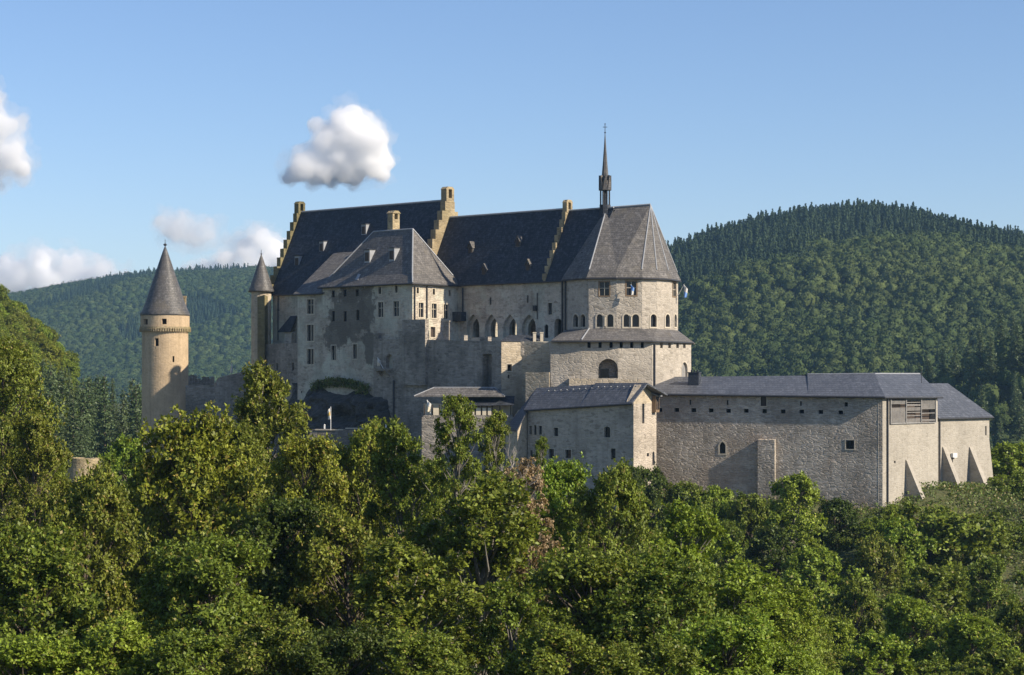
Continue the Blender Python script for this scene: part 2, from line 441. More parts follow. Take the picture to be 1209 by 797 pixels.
# ------------------------------------------------------------------ terrain
def sst(a, b, v):
    t = np.clip((np.asarray(v, float) - a) / (b - a), 0, 1); return t * t * (3 - 2 * t)
def vnoise(x, y, s, seed=0):
    """smooth value noise, numpy"""
    x = np.asarray(x, float) / s; y = np.asarray(y, float) / s
    xi = np.floor(x); yi = np.floor(y); fx = x - xi; fy = y - yi
    fx = fx * fx * (3 - 2 * fx); fy = fy * fy * (3 - 2 * fy)
    def hsh(a, b):
        v = np.sin(a * 127.1 + b * 311.7 + seed * 74.7) * 43758.5453
        return v - np.floor(v)
    return (hsh(xi, yi) * (1 - fx) + hsh(xi + 1, yi) * fx) * (1 - fy) + (hsh(xi, yi + 1) * (1 - fx) + hsh(xi + 1, yi + 1) * fx) * fy
_pxr = [300, 500, 600, 700, 787, 850, 900, 950, 1010, 1060, 1100, 1150, 1209, 1400]
_pyr = [455, 430, 385, 332, 288, 266, 253, 245, 241, 246, 261, 269, 275, 290]
RX = [(p - CX) / F * 1700 for p in _pxr]; RZ = [(HY - q) / F * 1700 - 15 for q in _pyr]
_pxl = [-300, -100, 20, 60, 120, 180, 300, 540, 700, 800]
_pyl = [372, 360, 352, 344, 334, 327, 321, 325, 400, 455]
LA = [(p - CX) / F for p in _pxl]; LZ = [(HY - q) / F * 3200 - 9 for q in _pyl]
def ground(x, y):
    x = np.asarray(x, float); y = np.asarray(y, float)
    ridge = np.interp(y, [-60, 0, 40, 80, 100, 130, 160, 200, 225, 248, 266, 276, 340, 380, 450, 600, 900],
                      [2, -2.4, -9, -15.5, -18, -20.5, -25, -31, -29, -24.0, -18.3, -15.2, -13, -25, -45, -60, -60])
    val = np.interp(y, [-60, 0, 40, 80, 100, 130, 160, 250, 400, 600, 900], [2, -2.4, -9, -15.5, -18, -20.5, -25, -34, -37, -48, -60])
    wx = sst(-108, -74, x)
    h = val * (1 - wx) + ridge * wx
    # hillside at the left edge
    hl = np.interp(x, [-400, -300, -200, -160, -130, -117, -97, -60], [130, 95, 62, 37, 11, -3, -19, -45])
    wl = sst(330, 470, y) * (1 - sst(560, 680, y))
    h = np.maximum(h, hl * wl + -60 * (1 - wl))
    h = h + (vnoise(x, y, 14, 1) - .5) * 2.4 * sst(30, 90, y) + (vnoise(x, y, 5, 2) - .5) * 1.2
    # wooded hill on the right
    t = (y - 820) / 880.0
    up = np.clip(t, 0, 1); prof = np.where(t <= 1, 1 - (1 - up) ** 1.35, np.clip(1 - (t - 1) * 1.2, -.2, 1))
    hr = -62 + (np.interp(x, RX, RZ) + 62) * prof + (vnoise(x, y, 130, 3) - .5) * 34 * np.sin(np.pi * np.clip(t, 0, 1)) + (vnoise(x, y, 60, 4) - .5) * 12 * np.sin(np.pi * np.clip(t, 0, 1))
    # spur with dark spruces
    hs = np.interp(x, [110, 140, 158, 173, 199, 260, 400], [-62, -34, -18, -8, 6, 30, 60])
    ws = sst(640, 790, y) * (1 - sst(820, 930, y)); hs = hs * ws - 62 * (1 - ws)
    # far hill on the left
    tf = (y - 1950) / 1250.0; uf = np.clip(tf, 0, 1)
    a = x / np.maximum(y, 1)
    pf = np.where(tf <= 1, 1 - (1 - uf) ** 1.2, np.clip(1 - (tf - 1), -.2, 1))
    hf = -62 + (np.interp(a, LA, LZ) + 62) * pf + (vnoise(x, y, 260, 5) - .5) * 50 * np.sin(np.pi * uf)
    return np.maximum(np.maximum(h, hr), np.maximum(hs, hf))
def gz(x, y): return float(ground(np.array([x]), np.array([y]))[0])

def grid_mesh(name, xs, ys):
    X, Y = np.meshgrid(xs, ys); Zz = ground(X, Y)
    nx, ny = len(xs), len(ys)
    v = np.stack([X, Y, Zz], -1).reshape(-1, 3)
    i = np.arange(nx * ny).reshape(ny, nx)
    f = np.stack([i[:-1, :-1], i[:-1, 1:], i[1:, 1:], i[1:, :-1]], -1).reshape(-1, 4)
    return np_mesh(name, v, f, smooth=True)
def np_mesh(name, v, f, smooth=False, attrs=None):
    me = bpy.data.meshes.new(name); v = np.asarray(v, np.float32); f = np.asarray(f, np.int32)
    me.vertices.add(len(v)); me.vertices.foreach_set('co', v.ravel())
    k = f.shape[1]
    me.loops.add(f.size); me.loops.foreach_set('vertex_index', f.ravel())
    me.polygons.add(len(f)); me.polygons.foreach_set('loop_start', np.arange(0, f.size, k, dtype=np.int32))
    me.polygons.foreach_set('loop_total', np.full(len(f), k, np.int32))
    if smooth: me.polygons.foreach_set('use_smooth', np.ones(len(f), bool))
    for kk, vals in (attrs or {}).items():
        at = me.attributes.new(kk, 'FLOAT', 'FACE'); at.data.foreach_set('value', np.asarray(vals, np.float32))
    me.update(calc_edges=True)
    return me
def spread(lo, hi, n, fine):
    q = np.linspace(-1, 1, n); s = np.sinh(q * fine) / math.sinh(fine)
    return np.where(s < 0, -s * lo, s * hi)
gx = spread(-2600, 2600, 341, 4.5)
gy = np.concatenate([np.arange(-50, 420, 4.0), np.arange(420, 960, 9.0), np.arange(960, 2000, 16.0), np.arange(2000, 4300, 40.0)])
g_o = put('ground', grid_mesh('ground', gx, gy), M['ground']); tag(g_o, kind='structure')

# ------------------------------------------------------------------ the castle: plan frame of the great roofs
A0 = Vector((-10.43, 318.0)); UU = Vector((.751, -.660)); VV = Vector((-.660, -.751))
def U2(u, v): return A0 + UU * u + VV * v
def U3(u, v, z): p = U2(u, v); return Vector((p.x, p.y, z))
UU3 = Vector((UU.x, UU.y, 0)); VV3 = Vector((VV.x, VV.y, 0))
BASE = -19.0

def stepped_gable(name, parent, u0, u1, w_, ez, rz, steps, raise_, mat, peak=(1.5, 1.7)):
    """crow-stepped gable wall across the roof, between u0 and u1"""
    bm = bmesh.new(); pts = []
    h = (rz - ez) / steps; run = w_ / steps
    left = [(w_ + .35, ez - .5)]
    for k in range(steps):
        left.append((w_ - run * k + .35, ez + h * k + raise_ + h * .35)); left.append((w_ - run * (k + 1) + .35, ez + h * k + raise_ + h * .35))
    right = [(-a, z) for a, z in left[::-1]]
    poly = [U3(u0, v, z) for v, z in left + right]
    extr(bm, poly, UU3 * (u1 - u0))
    g = put(name, bm_mesh(bm), mat, parent)
    bm = bmesh.new(); zt = rz - h + raise_ + h * .35 - .1
    bw = peak[0]; um = (u0 + u1) / 2; th = abs(u1 - u0) + .12
    for s in (-1, 1): box(bm, U3(um, s * bw * .36, zt + peak[1] / 2), th, bw * .28, peak[1], UU)
    box(bm, U3(um, 0, zt + peak[1] * .15), th - .03, bw * .5, peak[1] * .36, UU)
    pr = [U3(um - th/2, bw * .58, zt + peak[1]), U3(um - th/2, bw * .3, zt + peak[1] + .4), U3(um - th/2, -bw * .3, zt + peak[1] + .4), U3(um - th/2, -bw * .58, zt + peak[1])]
    extr(bm, pr, UU3 * th)
    put('gable_peak', bm_mesh(bm), mat, g)
    return g
def dormer(parent, u, v, z, w_, h, slope, pointed=False):
    """small hatch dormer whose roof runs back into the slope"""
    bm = bmesh.new(); back = h / slope + .15
    if pointed: prof = [(-w_/2, -.25), (w_/2, -.25), (w_/2, h * .62), (0, h * 1.15), (-w_/2, h * .62)]
    else: prof = [(-w_/2, -.25), (w_/2, -.25), (w_/2, h), (-w_/2, h)]
    extr(bm, [U3(u + a, v + .12, z + b) for a, b in prof], -VV3 * (back + .5))
    d = put('dormer', bm_mesh(bm), M['lead'] if not pointed else M['grey_slate'], parent)
    bm = bmesh.new()
    if pointed:
        shell(bm, [[U3(u - w_*.62, v + .3, z + h*.55), U3(u, v + .3, z + h*1.2), U3(u, v - back - .3, z + h*1.2), U3(u - w_*.62, v - back - .3, z + h*.55)],
                   [U3(u, v + .3, z + h*1.2), U3(u + w_*.62, v + .3, z + h*.55), U3(u + w_*.62, v - back - .3, z + h*.55), U3(u, v - back - .3, z + h*1.2)]], Vector((0, 0, -.07)))
    else:
        shell(bm, [[U3(u - w_*.62, v + .35, z + h + .06), U3(u + w_*.62, v + .35, z + h + .06), U3(u + w_*.62, v - back, z + h + .14), U3(u - w_*.62, v - back, z + h + .14)]], Vector((0, 0, -.09)))
    put('dormer_roof', bm_mesh(bm), M['dark_slate'] if not pointed else M['grey_slate'], d)
    bm = bmesh.new(); box(bm, U3(u, v + .16, z + h * .42), w_ * .7, .1, h * .72, UU); put('hatch', bm_mesh(bm), M['dark_wood'], d)
    return d
def on_roof(px, py, rz, slope, side=1):
    """where a pixel's line of sight meets the front slope z = rz - slope * v"""
    d = Vector(((px - CX) / F, 1, (HY - py) / F)); a = d.x * VV.x + d.y * VV.y; c = A0.dot(VV)
    t = (rz + slope * c) / (d.z + slope * a); p = d * t; q = Vector((p.x, p.y)) - A0
    return q.dot(UU), q.dot(VV), p.z
def pipe(parent, wall, px, py0, py1, r=.09, out=.16):
    u, z0 = wall.hit(px, py0); _, z1 = wall.hit(px, py1)
    bm = bmesh.new(); tube(bm, [wall.pt(u, z0, out), wall.pt(u, z1, out)], r); put('drainpipe', bm_mesh(bm), M['pipe'], parent)
def gutter(parent, pts, r=.11):
    bm = bmesh.new(); tube(bm, pts, r); put('gutter', bm_mesh(bm), M['pipe'], parent)
def coping(parent, a, b, th, h, name='coping', mat='pale_stone'):
    a = Vector(a); b = Vector(b); d = (b - a); bm = bmesh.new(); n = Vector((d.y, -d.x, 0)).normalized()
    extr(bm, [a - n * th, b - n * th, b + n * .12, a + n * .12], Vector((0, 0, h))); put(name, bm_mesh(bm), M[mat], parent)

# ---- palace with the highest roof -------------------------------------------------
RZ1, EZ1, W1 = 28.6, 15.2, 6.5; SL1 = (RZ1 - EZ1) / W1
palace = thing('palace', 'long castle palace under the highest dark slate roof with a stepped gable at each end', 'palace', U3(-16, 0, -13))
fw = Wall(U2(-32.3, W1), U2(.5, W1))
bm = bmesh.new(); prism(bm, [U2(-32.3, W1), U2(.5, W1), U2(.5, -W1), U2(-32.3, -W1)], BASE, EZ1)
solid_with_openings('wall', bm, [], M['palace_stone'], palace)
bw = Wall(U2(-17.8, 14.4), U2(-11.5, 14.4))
bm = bmesh.new(); prism(bm, [U2(-17.8, 14.4), U2(-11.5, 14.4), U2(-11.5, 5.5), U2(-17.8, 5.5)], BASE, 14.45)
solid_with_openings('wall', bm, [Opening(bw, 366.5, y_, 8, h_, 'rect', .35, .22, (2, hs)) for y_, h_, hs in ((362, 17, (.62,)), (393, 19, ()), (421, 18, ()))], M['palace_stone'], palace)
bm = bmesh.new(); o = .5; e = EZ1 - o * SL1 * .45
shell(bm, [[U3(-32.6, W1 + o, e), U3(.1, W1 + o, e), U3(.1, 0, RZ1), U3(-32.6, 0, RZ1)],
           [U3(.1, -W1 - o, e), U3(-32.6, -W1 - o, e), U3(-32.6, 0, RZ1), U3(.1, 0, RZ1)]])
r1 = put('roof', bm_mesh(bm), M['dark_slate'], palace)
bm = bmesh.new(); tube(bm, [U3(-32.3, 0, RZ1 + .05), U3(.1, 0, RZ1 + .05)], .16); put('ridge_capping', bm_mesh(bm), M['lead'], r1)
bm = bmesh.new()
shell(bm, [[U3(-18.2, 14.95, 14.2), U3(-11.3, 14.95, 14.2), U3(-11.0, 3.85, 21.2), U3(-20.7, 3.85, 21.2)],
           [U3(-18.2, 14.95, 14.2), U3(-20.7, 3.85, 21.2), U3(-18.3, 6.4, 15.0)]])
put('roof', bm_mesh(bm), M['grey_slate'], palace)
gutter(palace, [U3(-32.4, W1 + o, e - .12), U3(-22.5, W1 + o, e - .12)]); gutter(palace, [U3(-18.2, 15.0, 14.05), U3(-11.5, 15.0, 14.05)])
stepped_gable('stepped_gable', palace, -33.3, -32.4, W1, EZ1, RZ1, 9, .75, M['moss_stone'])
g2 = stepped_gable('stepped_gable', palace, .1, 1.15, W1, EZ1, RZ1, 9, .75, M['gable_stone'], (1.7, 2.0)); g2['label'] = 'mossy tan stepped gable'
for px, py in ((380, 293), (430, 273), (351, 310)):
    u, v, z = on_roof(px, py + 4, RZ1, SL1); dormer(palace, u, v, z, 1.05, 1.65, SL1)
for px, py in ((343, 334),):
    u, v, z = on_roof(px, py, RZ1, SL1); bm = bmesh.new()
    extr(bm, [U3(u - .3, v + .45, z - .45 * SL1 + .15), U3(u + .3, v + .45, z - .45 * SL1 + .15), U3(u + .3, v - .1, z + .1 * SL1 + .15), U3(u - .3, v - .1, z + .1 * SL1 + .15)], VV3 * .12); put('skylight', bm_mesh(bm), M['lead'], palace)
# lean-to hood on the shaded wall
u, z = fw.hit(345, 392); bm = bmesh.new()
shell(bm, [[fw.pt(u - 1.9, z + .1, 1.4), fw.pt(u + 1.2, z + .1, 1.4), fw.pt(u + 1.2, z + 2.6, .1), fw.pt(u - .3, z + 2.6, .1)]], Vector((0, 0, -.15)))
put('porch_roof', bm_mesh(bm), M['dark_slate'], palace)
bm = bmesh.new(); box(bm, fw.pt(u + .1, z - 1.4, .5), 1.6, 1.0, 2.8, fw.T); put('porch', bm_mesh(bm), M['palace_stone'], palace)
pipe(palace, fw, 329, 348, 402)

# ---- hip roofed house in front of it ----------------------------------------------
house = thing('hip_roof_house', 'stone house with a steep grey hipped roof and sunlit end wall projecting before the palace', 'house', U3(-6, 5, -13))
hu0, hu1, hv0, hv1 = -11.75, 7.4, 4.5, 14.8
hf = Wall(U2(hu0, hv1), U2(hu1, hv1)); hr_ = Wall(U2(hu1, hv1), U2(hu1, hv0))
ops = []
for x_, y_ in ((393.5, 347), (407.5, 346), (422, 345.5)): ops.append(Opening(hf, x_, y_, 4.2, 8, 'rect', .35))
for x_, y_ in ((448.5, 343), (468, 341.5)): ops.append(Opening(hf, x_, y_, 3.2, 8, 'rect', .3, .2))
for x_, y_ in ((393.5, 373.5), (407.5, 373.5), (422.5, 372)): ops.append(Opening(hf, x_, y_, 3.8, 12, 'rect', .35))
for x_, y_ in ((449.5, 365.5), (468, 364.5)): ops.append(Opening(hf, x_, y_, 6.6, 17.5, 'rect', .3, .25, (2, (.6,))))
for x_, y_ in ((394, 416.5), (419.2, 415)): ops.append(Opening(hf, x_, y_, 5.2, 17, 'rect', .35, .14, (2, ())))
for x_, y_ in ((493, 343), (512, 344.5), (531, 346)): ops.append(Opening(hr_, x_, y_, 2.6, 7, 'rect', .3, .16))
for x_, y_ in ((497, 366), (512.5, 367), (526.5, 368)): ops.append(Opening(hr_, x_, y_, 5.6, 17, 'rect', .3, .18, (2, (.62,))))
ops.append(Opening(hr_, 511, 392, 5.5, 12, 'rect', .4, .15, name='door', panemat=M['dark_wood']))
pc = [(Vector(hf.pt(hf.hit(px, py)[0], hf.hit(px, py)[1])), ax, (.15, .132, .108)) for px, py, ax in ((412, 372, (4.6, 4.6, 4.6)), (398, 396, (3.2, 3.2, 2.4)), (432, 366, (2.2, 2.2, 4.2)), (417, 348, (3.4, 3.4, 1.6)), (436, 410, (1.2, 1.2, 3)))]
stone('patched_stone', (.40, .345, .27), (.58, .505, .405), (.54, .475, .385), stain=.45, render_=.2, bump=.7, patch=pc)
bm = bmesh.new(); prism(bm, [U2(hu0, hv1), U2(hu1, hv1), U2(hu1, hv0), U2(hu0, hv0)], BASE, 15.3)
hw = solid_with_openings('wall', bm, ops, M['patched_stone'], house)
bm = bmesh.new(); hrz = 23.5; o = .55; ez = 15.05; ring = [(hu0 - o, hv1 + o), (hu1 + o, hv1 + o), (hu1 + o, hv0 - o), (hu0 - o, hv0 - o)]
r2 = [(hu0 + .75, hv1 - .75), (hu1 - .75, hv1 - .75), (hu1 - .75, hv0 + .75), (hu0 + .75, hv0 + .75)]
E = [U3(a, b, ez) for a, b in ring]; I_ = [U3(a, b, ez + 1.45) for a, b in r2]; RL, RR = U3(-5.9, 9.65, hrz), U3(2.5, 9.65, hrz)
shell(bm, [[E[k], E[(k+1) % 4], I_[(k+1) % 4], I_[k]] for k in range(4)] + [[I_[0], I_[1], RR, RL], [I_[1], I_[2], RR], [I_[2], I_[3], RL, RR], [I_[3], I_[0], RL]])
hroof = put('roof', bm_mesh(bm), M['grey_slate'], house)
bm = bmesh.new()
for a, b in ((RL, RR), (RR, I_[1]), (I_[1], E[1]), (RR, I_[2]), (RL, I_[0])): tube(bm, [a + Vector((0, 0, .05)), b + Vector((0, 0, .05))], .11)
put('hip_capping', bm_mesh(bm), M['lead'], hroof)
gutter(house, [U3(hu0 - .5, hv1 + .66, ez - .12), U3(hu1 + .66, hv1 + .66, ez - .12), U3(hu1 + .66, hv0 - .5, ez - .12)])
SLH = (hrz - ez - 1.45) / (hv1 - .75 - 9.65)
for px, py in ((434, 305), (463, 303)):
    u, v, z = on_roof(px, py + 4, hrz + SLH * 9.65, SLH); dormer(house, u, v, z, 1.15, 1.8, SLH)
u, v, z = on_roof(424, 326, hrz + SLH * 9.65, SLH); bm = bmesh.new()
extr(bm, [U3(u - .3, v + .45, z - .45 * SLH + .15), U3(u + .3, v + .45, z - .45 * SLH + .15), U3(u + .3, v - .1, z + .1 * SLH + .15), U3(u - .3, v - .1, z + .1 * SLH + .15)], VV3 * .12); put('skylight', bm_mesh(bm), M['lead'], house)
bm = bmesh.new(); cu, cv = -2.6, 8.6
box(bm, U3(cu, cv, 22.6), 1.1, 1.5, 5.4, UU)
for s in (-1, 1): box(bm, U3(cu, cv + s * .55, 25.75), 1.1, .4, .92, UU)
pr = [U3(cu - .7, cv + .9, 26.2), U3(cu - .7, cv + .35, 26.62), U3(cu - .7, cv - .35, 26.62), U3(cu - .7, cv - .9, 26.2)]; extr(bm, pr, UU3 * 1.4)
put('chimney', bm_mesh(bm), M['gable_stone'], house)
pipe(house, hr_, 489, 338, 400); pipe(house, hr_, 503.5, 338, 376)

# ---- arcaded hall ------------------------------------------------------------------
RZ2, EZ2, W2 = 25.9, 15.5, 5.0; SL2 = (RZ2 - EZ2) / W2
hall = thing('arcaded_hall', 'stone hall with four pointed open arches below a plain dark slate roof', 'hall', U3(14, 0, -10))
aw = Wall(U2(1.2, W2), U2(28.6, W2))
ops = [Opening(aw, x_, 384.5, w_, 27, 'pointed', .55, .0, None, False, name='') for x_, w_ in ((558.5, 15), (580, 15), (602, 16), (624.5, 16.5))]
inner = [Opening(aw, x_, 387, w_, 23, 'pointed', 1.3, .0, None, False, name='') for x_, w_ in ((560.5, 11), (581.5, 10.5), (604, 11.5), (626.5, 12))]
for x_, y_, w_, h_ in ((579, 355.5, 2.2, 8.5), (622.8, 353, 2.2, 9)): ops.append(Opening(aw, x_, y_, w_, h_, 'rect', .35))
ops.append(Opening(aw, 649.5, 364.5, 5.5, 14, 'rect', .35, .12))
ops.append(Opening(aw, 645, 391, 4.5, 16, 'round', .3, panemat=M['void'], name='doorway'))
ops.append(Opening(aw, 659, 388, 9, 24, 'round', 1.0, .0, panemat=M['void'], name='doorway'))
def hollow(cb):
    zf = 7.0
    extr(cb, [U3(5.5, W2 - 1.2, zf), U3(23.3, W2 - 1.2, zf), U3(23.3, -W2 + .8, zf), U3(5.5, -W2 + .8, zf)], Vector((0, 0, 4.6)))
    for o_ in inner:
        o_.cutter(cb)
def back_arches(cb):
    for k in range(4):
        uc = 7.6 + k * 4.1
        extr(cb, [U3(uc + a, -W2 + 1.1, 9.2 + b) for a, b in outline('pointed', 2.0, 3.4)], -VV3 * 2.5)
bm = bmesh.new(); prism(bm, [U2(1.2, W2), U2(33, W2), U2(33, -W2), U2(1.2, -W2)], BASE, EZ2)
def cut_all(cb):
    hollow(cb); back_arches(cb)
solid_with_openings('wall', bm, ops, M['palace_stone'], hall, cut_all)
bm = bmesh.new(); o = .45; e = EZ2 - o * SL2 * .4
shell(bm, [[U3(1.15, W2 + o, e), U3(24.6, W2 + o, e), U3(24.6, 0, RZ2), U3(1.15, 0, RZ2)], [U3(24.6, -W2 - o, e), U3(1.15, -W2 - o, e), U3(1.15, 0, RZ2), U3(24.6, 0, RZ2)]])
r_ = put('roof', bm_mesh(bm), M['dark_slate'], hall)
bm = bmesh.new(); tube(bm, [U3(1.2, 0, RZ2 + .05), U3(24.6, 0, RZ2 + .05)], .15); put('ridge_capping', bm_mesh(bm), M['lead'], r_)
gutter(hall, [U3(5, W2 + o + .05, e - .15), U3(28.4, W2 + o + .05, e - .15)])
g3 = stepped_gable('stepped_gable', hall, 24.4, 25.1, W2, EZ2, RZ2, 9, .28, M['gable_stone'], (1.3, 1.5)); g3['label'] = 'low mossy stepped gable'
for px, py in ((556, 295), (612, 288), (572, 321), (624, 316)):
    u, v, z = on_roof(px, py + 4, RZ2, SL2); dormer(hall, u, v, z, .9, 1.5, SL2, True)
pipe(hall, aw, 664.5, 331, 392, .12); pipe(hall, aw, 547, 340, 378, .12)
bm = bmesh.new(); u, z = aw.hit(544, 374); box(bm, aw.pt(u, z, .6), 2.2, 1.2, 1.4, aw.T); put('bay', bm_mesh(bm), M['dark_slate'], hall)
bm = bmesh.new(); u, z = aw.hit(633, 364)
tube(bm, [aw.pt(u + .3, z + 2.2, .12), aw.pt(u + .3, z - 1.6, .12)], .06); box(bm, aw.pt(u - .1, z, .2), .5, .3, .8, aw.T); put('wall_lantern', bm_mesh(bm), M['iron'], hall)

# ---- chapel: nave end, round-fronted choir, lower ring, flèche ------------------------
chapel = thing('chapel', 'round ended chapel of pale stone with a tall faceted slate roof and thin ridge spire', 'chapel', P(735, 455, 297) + Vector((0, 0, -12)))
D = [XY(667, 294.5), XY(695, 289), XY(728, 288.2), XY(758, 288.4), XY(776, 289.6), XY(790, 292), XY(800.5, 296.5), Vector((22.5, 304)), Vector((16, 309)), Vector((8, 306))]
DZ0, DZ1 = -19, 15.4
F1, F2, F2b, F2c, F3a, F3b = [Wall(D[k], D[k + 1]) for k in range(6)]
def glazed(wall, x, y, w_, h_, **k): return Opening(wall, x, y, w_, h_, 'rect', .3, .18, (2, (.55,)), smat=M['wood'], proud=.03, **k)
ops = [glazed(F2, 713.5, 341, 11.5, 16), glazed(F2b, 745.5, 340.5, 11.5, 16), Opening(F3b, 796, 342, 4, 16, 'rect', .25, .15, (2, (.5,)), smat=M['wood'])]
for wl, x_, w_ in ((F1, 680, 6), (F1, 688.5, 6), (F2, 708, 7), (F2, 720.5, 7.5), (F2b, 739.5, 6.5), (F2b, 750.5, 8), (F2c, 771.5, 7), (F3a, 788, 5), (F3b, 797.3, 2.6)):
    ops.append(Opening(wl, x_, 378.5, w_, 15, 'round', .45, .2, None, True, name='arched_window', proud=.07))
bm = bmesh.new(); prism(bm, D, DZ0, DZ1)
solid_with_openings('wall', bm, ops, M['drum_stone'], chapel)
# small columns between the paired arches
for wl, x_ in ((F1, 684.3), (F2, 714.3), (F2b, 745)):
    u, z = wl.hit(x_, 378); bm = bmesh.new(); tube(bm, [wl.pt(u, z - .85, .16), wl.pt(u, z + .55, .16)], .09, 8); box(bm, wl.pt(u, z + .6, .15), .34, .3, .18, wl.T); put('colonnette', bm_mesh(bm), M['pale_stone'], chapel)
c0 = sum((p for p in D), Vector((0, 0))) / len(D)
def ringz(pts, s, z): return [Vector((c0.x + (p.x - c0.x) * s, c0.y + (p.y - c0.y) * s, z)) for p in pts]
ea = ringz(D, 1.055, 15.2); sk = ringz(D, .985, 16.25)
R1, R2 = P(716, 246, 297), P(768, 242, 294.5)
bm = bmesh.new(); n = len(D); polys = []
for k in range(n):
    j = (k + 1) % n; polys.append([ea[k], ea[j], sk[j], sk[k]])
top = [R1, R1, R1, R2, R2, R2, R2, R2, R1, R1]
top = [0, 0, 0, 1, 1, 1, 1, 1, 1, 0]; RR_ = (R1, R2)
for k in range(n):
    j = (k + 1) % n; a, b = RR_[top[k]], RR_[top[j]]
    if top[k] == top[j]: polys.append([sk[k], sk[j], a])
    else: polys.append([sk[k], sk[j], b]); polys.append([sk[k], b, a])
shell(bm, polys)
croof = put('roof', bm_mesh(bm), M['grey_slate'], chapel); croof['label'] = 'tall faceted grey slate roof'
bm = bmesh.new()
tube(bm, [R1 + Vector((0, 0, .06)), R2 + Vector((0, 0, .06))], .16)
for a, b in ((R2, sk[3]), (R2, sk[4]), (R2, sk[5]), (R2, sk[6]), (R1, sk[1])): tube(bm, [a, b + Vector((0, 0, .06))], .09)
put('hip_capping', bm_mesh(bm), M['lead'], croof)
bm = bmesh.new(); tube(bm, [p + Vector((0, 0, -.2)) for p in ea[:7]], .12); put('gutter', bm_mesh(bm), M['pipe'], chapel)
# nave end roof between the low gable and the faceted roof
bm = bmesh.new(); o = .45; e = EZ2 - o * SL2 * .4; nz = 25.6; SN = (nz - EZ2) / W2
shell(bm, [[U3(25.1, W2 + o, e), U3(31.6, W2 + o, e), U3(33.5, 0, nz), U3(25.1, 0, nz)], [U3(33, -W2 - o, e), U3(25.1, -W2 - o, e), U3(25.1, 0, nz), U3(33.5, 0, nz)]])
nr = put('roof', bm_mesh(bm), M['dark_slate'], chapel); nr['label'] = 'dark steep nave roof beside the low gable'
bm = bmesh.new(); tube(bm, [U3(25.1, 0, nz + .05), U3(33.4, 0, nz + .05)], .14); put('ridge_capping', bm_mesh(bm), M['lead'], nr)
u, v, z = on_roof(692, 309, nz, SN); dormer(chapel, u, v + .1, z, .9, 1.3, SN)
# lower ring with its lean-to roof
Q = [XY(650, 284.3), XY(687, 283.7), XY(730, 283.6), XY(770, 284.4), XY(795, 287.6), XY(816, 293.5), Vector((26.5, 305)), Vector((8, 309)), Vector((5, 300))]
L0, L1, L1b, L2a, L2b = [Wall(Q[k], Q[k + 1]) for k in range(5)]
qz = [6.1, 6.1, 6.1, 6.1, 6.15, 6.2, 6.2, 6.2, 6.2]
ops = []
for x_ in (695.5, 708.5, 721.5): ops.append(Opening(L1, x_, 407, 3.8, 7.5, 'rect', .6, panemat=M['void'], name='loophole'))
for x_ in (733.5, 746, 758.5): ops.append(Opening(L1b, x_, 407, 3.8, 7.5, 'rect', .6, panemat=M['void'], name='loophole'))
for wl, x_ in ((L2a, 781), (L2a, 790.5), (L2b, 800), (L2b, 808)): ops.append(Opening(wl, x_, 407.5, 3, 7, 'rect', .6, panemat=M['void'], name='loophole'))
ops.append(Opening(L1, 718, 435, 23, 23, 'round', 1.8, .0, None, False, name=''))
ops.append(Opening(L2b, 808, 437, 7, 19, 'round', .35, .1, None, True, name='arched_window', panemat=M['weathered_wood']))
bm = bmesh.new(); prism(bm, Q, -20, qz)
solid_with_openings('wall', bm, ops, M['drum_stone'], chapel)
u, z = L1.hit(718, 435); bm = bmesh.new(); extr(bm, [L1.pt(u + a, z + b, -1.72) for a, b in outline('round', 2.6, 2.6)], -L1.N3 * .06); ad = put('arch_back', bm_mesh(bm), M['old_wall_stone'], chapel)
bm = bmesh.new(); box(bm, L1.pt(u - .45, z - .65, -1.66), 1.15, .1, 1.2, L1.T); put('window', bm_mesh(bm), M['glass'], ad)
oz = 6.25
O_ = [XY(651, 283.6), XY(686.5, 283.0), XY(730, 282.9), XY(770.5, 283.7), XY(796, 287), XY(817.8, 293.4), Vector((27.2, 305)), Vector((8, 310))]
O3 = [Vector((p.x, p.y, oz)) for p in O_]; D3 = [Vector((p.x, p.y, 8.0)) for p in D]
i3 = [Vector((c0.x + (p.x - c0.x) * .985, c0.y + (p.y - c0.y) * .985, 8.0)) for p in D]
bm = bmesh.new()
shell(bm, [[O3[0], O3[1], i3[1], i3[0]], [O3[1], O3[2], i3[2], i3[1]], [O3[2], O3[3], i3[3], i3[2]], [O3[3], i3[4], i3[3]], [O3[3], O3[4], i3[5], i3[4]], [O3[4], O3[5], i3[6], i3[5]], [O3[5], O3[6], i3[7], i3[6]], [O3[6], O3[7], i3[8], i3[7]]], Vector((0, 0, -.18)))
sr = put('lean_to_roof', bm_mesh(bm), M['grey_slate'], chapel)
bm = bmesh.new(); tube(bm, [O3[1] + Vector((0, 0, .05)), i3[1] + Vector((0, 0, .05))], .1); put('hip_capping', bm_mesh(bm), M['lead'], sr)
bm = bmesh.new(); tube(bm, [p + Vector((0, -.05, -.2)) for p in O3[:6]], .11); put('gutter', bm_mesh(bm), M['pipe'], chapel)
pipe(chapel, L2a, 772, 406, 470, .12); pipe(chapel, F1, 668.5, 328, 390, .12)
